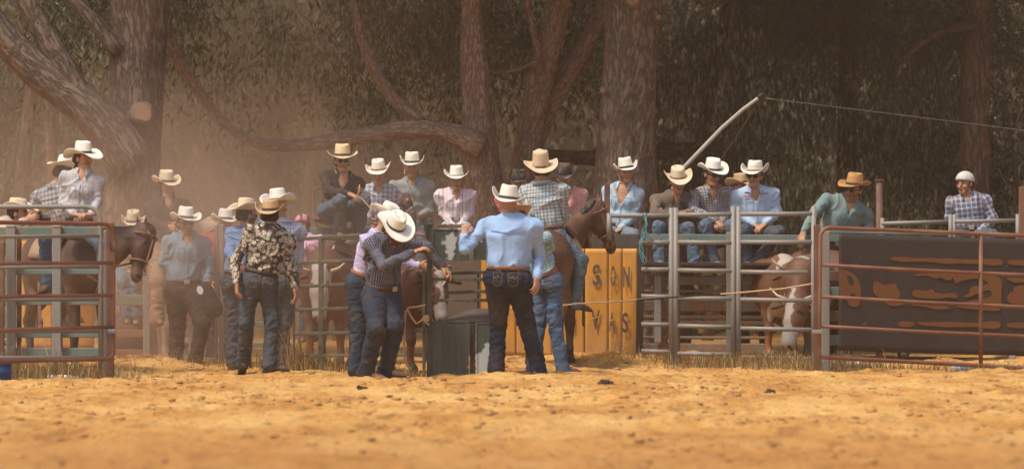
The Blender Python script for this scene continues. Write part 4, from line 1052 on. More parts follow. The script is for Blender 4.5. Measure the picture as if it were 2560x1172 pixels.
for poly in ([(415,250),(470,238),(560,243),(640,250),(740,246),(800,253),(850,246),(910,256),(1080,258),(1150,252),(1240,255),(1255,275),(1245,300),(1180,304),(1100,292),(1000,292),(940,284),(870,292),(780,285),(700,275),(600,276),(520,278),(460,268)],
    [(1275,268),(1330,260),(1480,262),(1480,304),(1330,302),(1290,290)], [(480,730),(500,712),(550,708),(595,718),(608,733),(590,748),(545,755),(500,748)],
    [(620,715),(700,716),(790,716),(850,709),(920,718),(1080,722),(1150,708),(1225,712),(1240,735),(1225,762),(1160,768),(1100,760),(1060,752),(940,752),(840,756),(780,748),(690,745),(640,735)],
    [(1265,740),(1310,720),(1480,718),(1480,762),(1310,758)], [(218,730),(240,713),(262,728),(240,742)], [(195,243),(215,238),(230,246),(210,252)],
    [(48,325),(100,335),(150,355),(185,390),(205,440),(216,500),(205,590),(180,603),(150,607),(120,590),(105,545),(60,545),(50,420)],
    [(300,410),(350,425),(380,445),(420,440),(470,432),(482,480),(500,500),(500,540),(440,548),(300,530)], [(385,570),(420,568),(500,572),(550,580),(480,600),(420,598)],
    [(1100,372),(1250,385),(1240,500),(1240,632),(1180,636),(1100,628),(1000,622),(890,600),(960,570),(1060,550),(1120,545),(1160,530),(1175,500),(1150,480),(1110,490),(1085,500),(1040,520),(990,538),(950,530),(1010,505),(1005,470),(1040,450),(1090,455),(1130,445),(1150,430),(1100,400),(1020,400),(940,415),(915,435),(900,430),(885,385),(870,410),(830,410),(800,385),(770,400),(740,395),(700,375),(640,380),(590,375),(640,358),(900,362)],
    [(585,485),(640,480),(700,490),(710,475),(740,475),(750,500),(820,510),(880,500),(915,510),(922,543),(880,540),(840,535),(790,545),(700,545),(590,535)], [(550,585),(620,585),(720,595),(880,600),(840,625),(760,625),(700,608)],
    [(1270,390),(1480,392),(1480,425),(1330,430),(1290,410)], [(1330,450),(1480,440),(1480,590),(1310,585),(1275,545),(1300,500),(1330,495)]): decal('orange_print', ORG, poly, .013)
for poly in ([(105,380),(130,372),(155,400),(160,435),(145,447),(120,430)], [(125,515),(150,503),(180,518),(150,530)]): decal('black_print', BLK, poly, .0165)
t = TH('yard_fence', gpt(2300, 61), 'dark fence carrying the black banner with pipe rail on top', 'fence')
t.part('fence_rail', TEAL, lambda m: hbeam(m, 2052, 590, 2110, 592, 60.8, 60.8, 26), False)
t.part('fence_rail', TEAL, lambda m: (hbeam(m, 2060, 580, 2640, 592, 60.6, 61.4, 6)), False)
for y in (690, 730, 790, 850): t.part('fence_rail', TEAL if y in (730, 850) else RUSTD, lambda m: hbeam(m, 2052, y, 2110, y, 60.8, 60.8, 26), False)
t.part('kick_rail', simple('dull_grey_strip', (.10, .09, .075), .8, .2, 6.), lambda m: hbeam(m, 2090, 893, 2640, 905, 60.5, 61.3, 14), False)
for k in range(26):
    x = 2090+k*21; t.part('kick_board', simple('dark_board', (.055, .036, .026), .9, .35, 6.), lambda m: vpost(m, x, x+13+random.uniform(-3, 4), 898, 960, 60.75+.8*(x-2090)/540, .003, .03), False)
t.part('fence_post', GALV, lambda m: vpost(m, 2523, 2539, 888, 960, 60.9), False)
for a, b in (((2205, 559), (2376, 554)), ((2388, 554), (2543, 551))):
    t.part('pipe_rail', GALV, lambda m: rail(m, (*a, 60.9), (*b, 61.1), .022, 12))
for x, a in ((2206, 545), (2376, 536), (2386, 536), (2544, 535)): t.part('pipe_post', GALV, lambda m: rail(m, (x, a, 61.), (x, 640, 61.), .022, 12))
t = TH('rusty_post', gpt(2197, 61.6), 'round rusty post beside the man leaning over the fence', 'post'); t.part('shaft', RUSTD, lambda m: m.tube([P(2198, 450, 61.6), gpt(2198, 61.6)-V(0, 0, .1)], .036, 16)); t.part('cap', RUSTD, lambda m: m.box(P(2198, 451, 61.6), (.09, .09, .015), bev=.006), False)
t = TH('rusty_post', gpt(2556, 61.8), 'dark red steel post at the far right edge', 'post'); t.part('shaft', RUST, lambda m: vpost(m, 2547, 2570, 467, 930, 61.8), False)
# --- bent white pole with stay wire
Yw = 62.6
pts = [(1688, 446), (1712, 417), (1760, 367), (1805, 320), (1855, 276), (1890, 250), (1897, 245)]
t = TH('boom_pole', P(1700, 560, Yw), 'long curved white pole rising over the seated spectators to a black tip', 'pole')
t.part('shaft', simple('pale_pole', (.36, .32, .27), .7, .2, 10.), lambda m: m.tube([P(1660, 640, Yw)]+[P(x, y, Yw) for x, y in pts], [.027, .025, .024, .023, .022, .021, .020, .020], 14))
t.part('tip', simple('black_tape', (.02, .02, .02), .6), lambda m: m.tube([P(1895, 246, Yw), P(1908, 236, Yw)], .028, 12))
def wire(m, a, b, sag, r=.0035): m.tube([lerp(a, b, u)-V(0, 0, sag*4*u*(1-u)) for u in np.linspace(0, 1, 24)], r, 5)
mb = MB(); wire(mb, P(1905, 245, Yw), P(2900, 368, Yw+.6), .0); tag(mb.build('stay_wire', simple('wire', (.2, .19, .17), .5, .1, 9., .5), smooth=True), 'thin stay wire running right from the black pole tip', 'wire')
mb = MB(); wire(mb, P(1900, 248, Yw), P(1800, 400, Yw+.3), .02, .004); tag(mb.build('slack_cord', simple('cord', (.12, .08, .06), .8), smooth=True), 'thin dark cord dropping from the white pole', 'cord')
# --- rope stretched to the right post, and the tangle on the chute
ROPE = simple('rope', (.52, .34, .19), .9, .3, 90., bump=.8)
mb = MB(); mb.tube([P(1270, 770, 57.3), P(1392, 765, 57.4), P(1440, 759, 57.8), P(1560, 753, 58.4), P(1600, 748, 58.8), P(1700, 741, 59), P(1830, 733, 59.1), P(1960, 721, 59.), P(2036, 708, 58.4)], .008, 8)
tag(mb.build('tow_rope', ROPE, smooth=True), 'taut tan rope stretched from the chute to the rusty post at the right', 'rope')
mb = MB(); mb.tube([P(1540, 754, 58.37), P(1600, 749, 58.77), P(1690, 742, 58.97), P(1800, 735, 59.07)], .0095, 8); tag(mb.build('rope_sleeve', simple('black_rubber', (.02, .018, .016), .7), smooth=True), 'black sleeve around the middle of the taut rope', 'rope')
mb = MB(); z4 = lambda x, y, d=0: P(840+x*.4267, 480+y*.4267, 54.85+d)
mb.tube([z4(525, 660), z4(470, 672), z4(425, 676), z4(408, 700), z4(402, 760), z4(400, 830), z4(398, 900), z4(404, 980), z4(418, 1020), z4(440, 1030), z4(425, 1060), z4(380, 1072), z4(300, 1085, .1)], .010, 8)
mb.tube([z4(420, 690), z4(440, 730), z4(470, 770), z4(500, 752), z4(525, 725), z4(515, 750), z4(530, 765), z4(546, 778)], .010, 8)
for k in range(3): mb.tube([z4(522+k*6+7*cos(a), 740+16*sin(a), -.01*k) for a in np.linspace(0, 6.2, 12)], .009, 6)
tag(mb.build('tie_rope', ROPE, smooth=True), 'loose tan rope knotted on the chute post and trailing to the ground', 'rope')

# ---------------------------------------------------------------- the people
STRAW = (.74, .68, .56); CREAM = (.66, .54, .37); TAN = (.50, .33, .17); WHITE = (.76, .72, .63)
fp = fabric
MEN = 'people standing round the chute'; ROW = 'spectators seated along the yard rails'; BK = 'spectators seated behind the chute'
BLUE = fp('chambray', (.27, .40, .62), dust=.05)
person('man seen from behind in pale blue shirt, one hand on the green head gate', 54.72, (1270, 694), (1275, 548), (1270, 514, .02), face=172, hface=168, hpitch=4, s=1.09, build=1.17, sh=.225, group=MEN,
  armL=((1163, 622, -1), (1160, 590, 0)), armR=((1347, 640, 1), (1342, 694, -1)), handL=((.15, .25, .9), (.1, 1, -.2), .75, -1), handR=((-.05, -.2, -1), (-.6, .5, 0), .55, 1), legL=((1247, 810, 1), (1241, 918, 0)), legR=((1316, 808, 1), (1344, 915, 0)),
  shirt=BLUE, jeans=(.012, .017, .032), hat=dict(col=WHITE, tip=8, tilt=-4, H=.125, brim=.085, curl=.065, side=-.35), boots=(.26, .16, .09), belt=(.16, .07, .04), legw=1.08, toeL=(-.3, 1, 0), toeR=(.5, 1, -.35), hair=None, skinc=(.40, .22, .145), gap=.09)
person('bending person in teal check shirt and blue jeans beside the man in pale blue', 55.9, (1368, 700), (1322, 590, -.1), (1296, 556, -.18), face=150, hface=210, hpitch=30, s=.97, group=MEN,
  armL=((1290, 640, 1), (1262, 640, 0)), armR=((1375, 620, 1), (1360, 650, 1)), legL=((1350, 805, 0), (1332, 920, 1)), legR=((1385, 800, 0), (1406, 912, 0)),
  shirt=fp('check', (.34, .52, .56), (.06, .17, .24), (.25, .2, .17), .026), jeans=(.055, .10, .165), belt=(.30, .10, .04), boots=(.14, .07, .045), toeR=(1, .2, 0), toeL=(-.6, -.3, 0), hat=dict(col=TAN, tilt=10), build=.92, hair=(.05, .03, .02))
person('man in navy dotted shirt and big white hat leaning onto the chute post', 54.75, (955, 735), (973, 592, -.12), (986, 578, -.22), face=48, hface=35, hpitch=28, s=1.05, build=1.12, hunch=.05, group=MEN,
  armL=((958, 664, -1), (1036, 630, 0)), armR=((1070, 618, 1), (1104, 668, 0)), handL=((.8, .1, .35), (.3, .3, -1), .5, 1), handR=((.7, 0, -.5), (0, .2, -1), .5, -1), legL=((938, 822, -1), (917, 924, 1)), legR=((990, 815, -1), (966, 918, 1)),
  shirt=fp('dots', (.024, .028, .05), (.30, .31, .36), 62., dust=.15), jeans=(.022, .030, .045), hat=dict(col=WHITE, tilt=14, tip=6, H=.125, brim=.098, curl=.06), belt=(.06, .03, .02), boots=(.40, .23, .12), beard=(.25, .2, .18), legw=1.15, toeL=(1, -.3, -.05), toeR=(1, -.1, 0), hair=(.03, .02, .015), boottop=.06)
person('person in lilac patterned shirt and cream hat reaching in behind the man in navy', 55.6, (905, 706), (945, 588, -.05), (968, 552, -.1), face=62, hface=62, hpitch=20, s=1.02, build=1.02, group=MEN,
  armL=((985, 655, 1), (1046, 664, 0)), armR=((1000, 640, 1), (1050, 672, 0)), legL=((896, 815, 0), (890, 916, 0)), legR=((915, 810, 0), (905, 918, 0)),
  shirt=fp('paisley', (.50, .44, .62), (.20, .15, .34), (.62, .58, .68)), jeans=(.028, .038, .055), hat=dict(col=STRAW, tilt=6, tip=-4, H=.115, lace=1, brim=.095), belt=(.25, .10, .045), boots=(.22, .12, .07), toeL=(.6, -.8, 0), toeR=(1, -.2, 0), legw=1.1)
person('man seen from behind in black floral shirt and tan hat standing in the dust', 56.7, (649, 702), (679, 572), (677, 540), face=187, hface=170, hpitch=2, s=1.02, build=1.04, sh=.20, group=MEN,
  armL=((586, 655, 0), (592, 708, -1)), armR=((722, 655, 0), (738, 722, -1)), handL=((0, 0, -1), (.9, .3, 0), .5, -1), handR=((.1, 0, -1), (-.9, .3, 0), .5, 1), legL=((615, 806, 0), (608, 900, 1)), legR=((680, 806, 0), (674, 906, 0)),
  shirt=fp('floral', (.05, .038, .03), dust=.12), jeans=(.055, .066, .075), hat=dict(col=TAN, H=.105, tilt=-8, brim=.09, curl=.075), hair=(.02, .015, .012), belt=(.05, .03, .02), boots=(.13, .085, .055), toeL=(-.2, 1, -.5), toeR=(1, .2, 0), legw=1.0, boottop=.06)
person('man in blue dotted shirt and cream hat facing away, left of the man in floral', 58.6, (596, 706), (622, 572), (617, 540), face=160, hface=120, hpitch=4, s=1.0, build=1.05, group=MEN,
  armL=((575, 630, -1), (590, 660, -1)), armR=((660, 560, 0), (690, 555, 0)), legL=((586, 805, 0), (582, 900, 0)), legR=((618, 805, 0), (612, 903, 0)),
  shirt=fp('dots', (.10, .17, .32), (.25, .33, .45), 80.), jeans=(.045, .055, .075), hat=dict(col=CREAM, tilt=0, tip=-5, curl=.085), beard=(.25, .2, .18), hair=(.03, .02, .015), glasses=True, boots=(.10, .06, .04))
person('man in blue and white check shirt half hidden behind the man in floral', 58.3, (702, 702), (705, 558), (697, 518), face=200, hface=150, s=1.05, build=1.0, group=MEN,
  armL=((650, 640, 0), (650, 690, 0)), armR=((748, 630, 0), (748, 680, 0)), handR=((0, 0, -1), (-.9, .2, 0), .4, 1), legL=((680, 805, 0), (672, 898, 0)), legR=((712, 805, 0), (706, 900, 0)),
  shirt=fp('check', (.55, .55, .60), (.16, .20, .38), (.4, .4, .5), .03), jeans=(.07, .075, .08), hat=dict(col=WHITE, tip=-6, curl=.08, band=(.03, .03, .03)), boots=(.10, .06, .04))
person('man in blue denim shirt, dark trousers and sunglasses standing alone at the left', 60.5, (461, 724), (467, 588), (464, 560, -.03), face=12, hface=22, hpitch=2, s=1.02, build=1.12, sh=.20,
  armL=((407, 655, 0), (462, 706, -1)), armR=((524, 658, 0), (514, 712, -1)), handL=((.7, -.3, -.35), (0, .6, -.6), .4, 1), handR=((.1, -.3, -1), (-.9, .3, 0), .5, -1), legL=((444, 815, 0), (440, 896, 0)), legR=((506, 810, -1), (486, 905, 0)),
  shirt=fp('chambray', (.15, .23, .30)), jeans=(.028, .022, .018), hat=dict(col=WHITE, tip=-4, brim=.10, curl=.07), glasses=True, beard=(.55, .5, .48), belt=(.03, .02, .015), boots=(.06, .035, .025), legw=1.2, hair=(.03, .02, .015))
mb = MB(); c = P(500, 725, 60.1); n = 16
mb.add([c+V(.035*cos(2*pi*k/n), d, .045*sin(2*pi*k/n)-.01*cos(2*pi*k/n)) for d in (0, .006) for k in range(n)], [tuple(range(n))[::-1], tuple(range(n, 2*n))]+[(k, (k+1) % n, n+(k+1) % n, n+k) for k in range(n)])
tag(mb.build('badge', simple('white_badge', (.55, .6, .68), .5, .1)), 'small round white and blue badge in the hands of the man in denim shirt', 'badge')
F = Field(.012); F.cone(P(515, 715, 60.3), P(530, 770, 60.3), .06, .10, V(1, 0, 0), .35, k=.02); F.cone(P(530, 770, 60.3), P(505, 800, 60.3), .09, .05, V(1, 0, 0), .4, k=.04); v, q = F.mesh(); v = v+vnormals(v, q)*(fbm(v*14, 4, 3)*.012)[:, None]
tag(mesh_np('jacket', v, q, simple('dark_cloth', (.022, .018, .016), .9, .2, 20.)), 'dark garment held at the hip by the man in denim shirt', 'jacket')
# riders
RIDER_L, JL = person('young woman in pale striped shirt and white hat sitting on the left horse', 57.4, (196, 568), (208, 432), (209, 398), face=-8, hface=48, hpitch=2, s=.97, fem=True, build=.92, fitted=.002,
  armL=((160, 508, 0), (186, 535, -1)), armR=((243, 505, 0), (228, 536, -1)), handL=((.6, -.3, -.1), (0, .3, -1), .6, 1), handR=((-.6, -.4, 0), (0, .3, -1), .6, -1), legL=((112, 600, -1), (116, 705, 0)), legR=((250, 610, -1), (262, 705, 0)),
  shirt=fp('stripe', (.46, .45, .45), (.30, .31, .34), .012, .35), jeans=(.06, .09, .13), hat=dict(col=WHITE, tip=0, H=.13, brim=.115, curl=.05, taper=.9, crease=.8, dip=.03), hair=(.03, .018, .012), longhair=2, vneck=.10, legw=.95, toeL=(-.3, -1, -.2), toeR=(.3, -1, -.2))
RIDER_C, JC = person('rider in blue check shirt and cream felt hat on the bay horse', 58.7, (1370, 590), (1356, 462), (1352, 428), face=158, hface=190, hpitch=6, s=1.03, build=1.06, sh=.21,
  armL=((1322, 540, -1), (1345, 580, 1)), armR=((1408, 535, 1), (1400, 585, 1)), legL=((1330, 650, 1), (1340, 740, 0)), legR=((1452, 650, 0), (1438, 750, 0)),
  shirt=fp('check', (.42, .52, .55), (.05, .10, .15), (.42, .30, .2), .035), jeans=(.075, .11, .145), hat=dict(col=(.60, .45, .30), felt=True, H=.15, crease=.15, taper=.88, brim=.11, curl=.05, tip=-5, tilt=-22, band=(.42, .28, .17), side=.3), belt=(.12, .06, .035), boots=(.10, .05, .03), hair=(.05, .03, .02), toeR=(.55, .35, -.1), toeL=(-.4, .8, 0), legw=1.0)
person('rider in black shirt and cream hat on the pale horse at the left', 62.2, (418, 620), (418, 500), (416, 468), face=15, hface=30, hpitch=6, s=1.0, build=1.0,
  armL=((395, 560, -1), (425, 568, -1)), armR=((455, 555, 0), (435, 566, -1)), legL=((392, 700, -1), (394, 790, 0)), legR=((446, 700, -1), (450, 790, 0)),
  shirt=fp('plain', (.028, .024, .026)), jeans=(.26, .17, .11), hat=dict(col=CREAM, H=.13, brim=.085, tip=0), hair=(.04, .025, .018), longhair=1, legw=1.2)
person('person in red shirt and white hat behind the grey fence post', 61.4, (548, 700), (558, 590), (562, 562), face=170, hface=200, s=.95, armL=((525, 650, 0), (530, 700, -1)), armR=((590, 640, 0), (590, 690, 0)), shirt=fp('plain', (.30, .05, .04)), jeans=(.03, .035, .05), hat=dict(col=WHITE, tip=4, brim=.095))
person('child in pink riding helmet and pink flowered top behind the olive gate', 60.2, (772, 690), (765, 590), (756, 562), face=-5, hface=-10, s=.72, hscale=1.15, armL=((738, 640, 0), (755, 655, -1)), armR=((805, 640, 0), (790, 655, -1)),
  shirt=fp('speckle', (.52, .24, .34), (.62, .50, .55)), jeans=(.06, .09, .13), sleeve='short', hair=(.20, .10, .05), longhair=1, helmet=dict(col=(.55, .20, .28), col2=(.05, .04, .04)), fem=True, vneck=.05)
person('person in speckled grey shirt crouching behind the legs of the seated woman in black', 61.6, (842, 640, .3), (905, 590), (925, 572), face=70, hface=60, hpitch=30, s=1.0, armL=((850, 612, -1), (872, 622, -1)), armR=((880, 640, 0), (860, 622, -1)), handL=((.8, -.3, -.2), None, .5, 1), handR=((-.8, -.3, 0), None, .5, -1),
  shirt=fp('speckle', (.26, .25, .25), (.42, .41, .40)), jeans=(.04, .05, .07), hair=(.06, .04, .03), legL=((850, 700, 0), (850, 790, 0)), legR=((880, 700, 0), (880, 790, 0)))
# left spectators
person('person in blue plaid shirt and pale hat bent over behind the left rider', 60.4, (165, 575), (140, 470), (160, 435), face=155, hface=130, hpitch=10, hroll=10, s=1.05, armL=((92, 490, 0), (70, 540, 0)), armR=((190, 520, 0), (190, 560, 0)), build=1.05,
  shirt=fp('plaid', (.30, .32, .34), (.055, .10, .15), (.45, .45, .45), .05), jeans=(.05, .07, .1), hat=dict(col=WHITE, tip=-16, brim=.09), hair=(.03, .02, .015))
person('photographer in tan hat aiming a camera to the right behind the left gate', 56.4, (-30, 640), (22, 560), (46, 535), face=80, hface=78, hpitch=4, s=1.0, armL=((20, 578, -1), (66, 550, 1)), armR=((30, 585, 1), (84, 550, 0)), handL=((.8, -.1, .3), (0, 1, -.2), .7, 1), handR=((.7, 0, .5), (0, -1, 0), .7, -1),
  shirt=fp('plain', (.45, .36, .30)), jeans=(.05, .07, .1), hat=dict(col=CREAM, tilt=0, brim=.10, H=.1), hair=(.03, .02, .015), legL=((-20, 740, 0), (-20, 840, 0)), legR=((-40, 740, 0), (-40, 840, 0)))
mb = MB(); c = P(96, 546, 56.4); mb.box(c, (.07, .10, .10), bev=.012); mb.box(c+V(0, 0, .06), (.05, .05, .03), bev=.008); mb.tube([c+V(.03, 0, -.005), c+V(.10, 0, -.005), c+V(.12, 0, -.005)], [.034, .036, .04], 14)
tag(mb.build('camera_body', simple('camera_black', (.015, .014, .014), .45, .2)), 'black camera held up by the photographer behind the left gate', 'camera')
person('person in jeans with just a pale hat top showing above the left horse neck', 62.9, (325, 680), (332, 590), (334, 566, -.05), face=0, hpitch=12, s=.98, armL=((300, 640, 0), (322, 680, -1)), armR=((368, 640, 0), (345, 680, -1)), legL=((308, 705, -1), (320, 788, 0)), legR=((338, 712, -1), (342, 790, 0)),
  shirt=fp('plain', (.2, .14, .1)), jeans=(.10, .15, .19), hat=dict(col=CREAM, brim=.08), boots=(.25, .15, .09))
# seated centre
CH_ = (.60, .44, .26)
person('woman in black shirt, sunglasses and cream hat on a rusty chair, knees apart', 60.6, (836, 528), (857, 436), (856, 404, -.03), face=12, hface=8, hpitch=2, s=1.0, fem=True, build=.95, group=BK,
  armL=((822, 480, -1), (872, 484, -1)), armR=((900, 462, 1), (896, 480, -1)), handL=((.7, -.3, -.3), (0, .3, -1), .45, 1), handR=((.2, -.5, .2), (-.5, .2, -.5), .7, -1), legL=((852, 503, -1), (850, 572, 1)), legR=((910, 503, -1), (894, 572, 1)),
  shirt=fp('plain', (.030, .026, .024), dust=.12), jeans=(.075, .10, .125), hat=dict(col=(.66, .50, .29), H=.13, brim=.105, curl=.058, taper=.88), hair=(.035, .02, .014), glasses=True, boots=(.22, .15, .09), toeL=(.2, -1, -.25), toeR=(.4, -1, -.25), vneck=.16, legw=1.05)
person('young spectator in grey plaid shirt and white hat, second from left behind the chute', 61.8, (940, 560), (946, 466), (946, 436, -.05), face=5, hface=-5, hpitch=12, s=.92, build=.95, group=BK, armL=((905, 520, 0), (925, 550, -1)), armR=((985, 515, 0), (965, 548, -1)), legL=((925, 590, -1), (925, 680, 0)), legR=((965, 590, -1), (965, 680, 0)),
  shirt=fp('plaid', (.40, .40, .45), (.10, .11, .17), (.55, .55, .58), .05), jeans=(.07, .09, .12), hat=dict(col=STRAW, band=(.25, .08, .05), H=.12, brim=.095, tip=2), hair=(.025, .018, .015), vneck=.1)
person('blonde woman in grey shirt and white laced hat, tallest of the three behind the chute', 62.2, (1030, 560), (1029, 452), (1030, 420, -.04), face=0, hface=0, hpitch=4, s=.98, fem=True, build=1.0, group=BK, armL=((990, 520, -1), (1012, 520, -1)), armR=((1075, 530, 0), (1046, 540, -1)), handL=((.3, -.3, .5), (0, .6, -.3), .6, 1), legL=((1010, 600, -1), (1010, 700, 0)), legR=((1050, 600, -1), (1050, 700, 0)),
  shirt=fp('chambray', (.22, .23, .23)), jeans=(.08, .1, .13), hat=dict(col=STRAW, lace=1, H=.12, brim=.085, curl=.09), hair=(.38, .24, .12), longhair=3, vneck=.08)
person('girl in white and pink striped shirt with folded hands above the head gate', 62.0, (1140, 565), (1141, 480), (1141, 452, -.05), face=2, hface=-6, hpitch=5, s=.93, fem=True, build=.92, group=BK, armL=((1108, 535, 0), (1134, 566, -1)), armR=((1174, 535, 0), (1148, 566, -1)), handL=((.7, -.4, -.2), (0, .3, -1), .6, 1), handR=((-.7, -.4, -.2), (0, .3, -1), .6, -1), legL=((1112, 578, -1), (1112, 670, 0)), legR=((1168, 578, -1), (1168, 670, 0)),
  shirt=fp('stripe', (.66, .56, .57), (.44, .32, .40), .035, .18), jeans=(.34, .38, .40), hat=dict(col=WHITE, H=.12, brim=.09, curl=.075, band=(.4, .38, .35)), hair=(.28, .15, .08), longhair=3, vneck=.1, collar=True)
person('blonde woman in red shirt and black hat behind the rider in check', 61.8, (1288, 580), (1294, 492), (1297, 462, -.05), face=-5, hface=-8, hpitch=6, s=.93, fem=True, group=BK, armL=((1262, 530, 0), (1300, 545, -1)), armR=((1330, 530, 0), (1310, 548, -1)), handL=((.8, -.3, 0), (0, .3, -1), .5, 1), legL=((1270, 600, -1), (1270, 690, 0)), legR=((1310, 600, -1), (1310, 690, 0)),
  shirt=fp('plain', (.50, .10, .10)), jeans=(.05, .06, .08), hat=dict(col=(.03, .025, .022), felt=True, brim=.07, curl=.075, H=.12, band=(.02, .02, .02)), hair=(.38, .25, .13), longhair=1, collar=False, vneck=.08)
person('woman in pink shirt and black hat behind the head of the bay horse', 62.0, (1420, 560), (1412, 478), (1411, 448, -.05), face=8, hface=0, hpitch=10, s=.95, fem=True, group=BK, armL=((1378, 530, 0), (1400, 570, -1)), armR=((1455, 520, 0), (1450, 570, -1)), legL=((1400, 590, -1), (1400, 690, 0)), legR=((1445, 590, -1), (1445, 690, 0)),
  shirt=fp('plain', (.60, .28, .25), dust=.05), jeans=(.05, .06, .08), hat=dict(col=(.04, .034, .032), felt=True, brim=.075, curl=.075, H=.12, band=(.02, .02, .02)), hair=(.03, .02, .015), vneck=.16)
# seated right
person('woman in pale denim shirt and white hat sitting alone against the big trunk', 62.1, (1548, 580), (1560, 466), (1566, 434, -.04), face=-10, hface=8, hpitch=0, hroll=-4, s=.97, fem=True, build=.95, group=ROW, armL=((1504, 540, 1), (1524, 575, -1)), armR=((1588, 535, 0), (1552, 572, -1)), handL=((.5, -.4, -.4), (0, .3, -1), .5, 1), handR=((-.7, -.4, -.3), (0, .3, -1), .5, -1), legL=((1510, 590, -1), (1512, 690, 0)), legR=((1585, 588, -1), (1585, 690, 0)),
  shirt=fp('chambray', (.36, .47, .55), dust=.05), jeans=(.14, .18, .21), hat=dict(col=WHITE, H=.125, brim=.075, curl=.075, tip=4, band=(.03, .025, .02)), hair=(.26, .15, .07), longhair=3, vneck=.20)
person('man in grey brown shirt with folded arms and cream creased hat', 62.1, (1684, 583), (1691, 492, -.1), (1695, 456, -.2), face=5, hface=12, hpitch=14, s=1.02, build=1.1, hunch=.06, sh=.20, group=ROW, armL=((1636, 535, -1), (1690, 535, 0)), armR=((1728, 535, -1), (1680, 533, 0)), handL=((1, 0, 0), (0, .5, .8), .5, -1), handR=((-1, 0, 0), (0, .5, .8), .5, 1), legL=((1646, 566, -1), (1646, 645, 0)), legR=((1722, 570, -1), (1735, 650, 0)),
  shirt=fp('plain', (.12, .095, .08)), jeans=(.085, .12, .16), hat=dict(col=(.62, .52, .36), H=.11, tip=6, tilt=4, brim=.09, curl=.07, band=(.2, .1, .06), crease=1.5), hair=(.04, .025, .02), boots=(.16, .11, .08), toeL=(.3, -1, -.1), toeR=(.3, -1, -.1), vneck=.06)
person('man in grey windowpane check shirt and sunglasses sitting in the middle of the row', 62.2, (1788, 583), (1779, 474, -.1), (1781, 438, -.16), face=14, hface=28, hpitch=8, hroll=4, s=1.03, build=1.1, hunch=.05, sh=.20, group=ROW, armL=((1735, 528, -1), (1790, 552, -1)), armR=((1834, 525, 0), (1802, 555, -1)), handL=((.6, -.4, -.5), (0, .3, -1), .6, 1), handR=((-.5, -.4, -.5), (0, .3, -1), .6, -1), legL=((1764, 565, -1), (1784, 648, 0)), legR=((1826, 566, -1), (1840, 648, 0)),
  shirt=fp('windowpane', (.34, .32, .34), (.035, .035, .05), .03), jeans=(.085, .11, .14), hat=dict(col=WHITE, H=.12, tip=4, tilt=2, brim=.09, curl=.085, band=(.04, .03, .025)), hair=(.03, .02, .015), glasses=True, boots=(.19, .12, .07), toeL=(.7, -1, -.0), toeR=(.3, -1, -.1))
ps, J26 = person('man in pale blue shirt with sleeve patches and sunglasses, right of the seated row', 62.2, (1890, 585), (1886, 474, -.08), (1886, 442, -.12), face=6, hface=-16, hpitch=3, hroll=4, s=1.03, build=1.12, hunch=.04, sh=.20, group=ROW, armL=((1838, 535, 0), (1888, 562, -1)), armR=((1943, 530, 0), (1910, 562, -1)), handL=((.6, -.4, -.4), (0, .3, -1), .6, 1), handR=((-.6, -.4, -.4), (0, .3, -1), .6, -1), legL=((1862, 578, -1), (1866, 650, 0)), legR=((1945, 580, -1), (1895, 650, 0)),
  shirt=fp('plain', (.40, .50, .64), dust=.06), jeans=(.055, .065, .08), hat=dict(col=WHITE, H=.115, tip=2, brim=.09, curl=.085, lace=2, band=(.3, .16, .09)), hair=(.06, .035, .02), glasses=True, boots=(.14, .09, .06))
def patches(m):
    for x, y, w_, h_ in ((1868, 482, 12, 4), (1870, 493, 15, 3)): m.box(P(x, y, 61.92), (w_/230, .004, h_/230), bev=.001)
for c_, rc in (((.05, .06, .09), [(1868, 482, 13, 4), (1913, 484, 17, 3), (1869, 497, 12, 2.5)]), ((.55, .07, .06), [(1869, 491, 15, 4)])):
    mb = MB(); [mb.box(P(x, y, 61.935-.004*k), (w_/230, .006, h_/230), bev=.001) for k, (x, y, w_, h_) in enumerate(rc)]
    o = mb.build('embroidery', simple('thread_%d' % int(c_[0]*100), c_)); o.parent = ps
    for vv in o.data.vertices: vv.co = vv.co-ps.location
person('child in bright blue shirt and tan hat mostly hidden behind the man with sleeve patches', 63.2, (1845, 590), (1848, 500), (1852, 468), face=30, hface=40, s=.85, armL=((1826, 540, 0), (1832, 580, 0)), armR=((1870, 540, 0), (1870, 580, 0)), legL=((1840, 640, 0), (1840, 700, 0)), legR=((1855, 640, 0), (1855, 700, 0)), shirt=fp('plain', (.03, .16, .36)), hat=dict(col=TAN, tip=6, brim=.11), hair=(.1, .05, .03))
person('man in dusty teal shirt and orange straw hat leaning sideways over the rail', 62.0, (2076, 622), (2122, 502, -.05), (2133, 476, -.08), face=18, hface=-30, hpitch=10, hroll=14, s=1.08, build=1.18, sh=.235, hunch=.0, armL=((2034, 533, -1), (2008, 582, -1)), armR=((2172, 585, 0), (2160, 625, -1)), handL=((-.2, -.4, -.8), (.3, .5, -1), .4, -1), legL=((2080, 700, 0), (2080, 800, 0)), legR=((2130, 700, 0), (2130, 800, 0)),
  shirt=fp('chambray', (.15, .22, .215)), jeans=(.03, .03, .04), hat=dict(col=(.46, .24, .085), H=.12, tip=6, brim=.09, curl=.055, band=(.06, .04, .03)), glasses=True, hair=(.04, .03, .02), beard=(.6, .5, .45), vneck=.14)
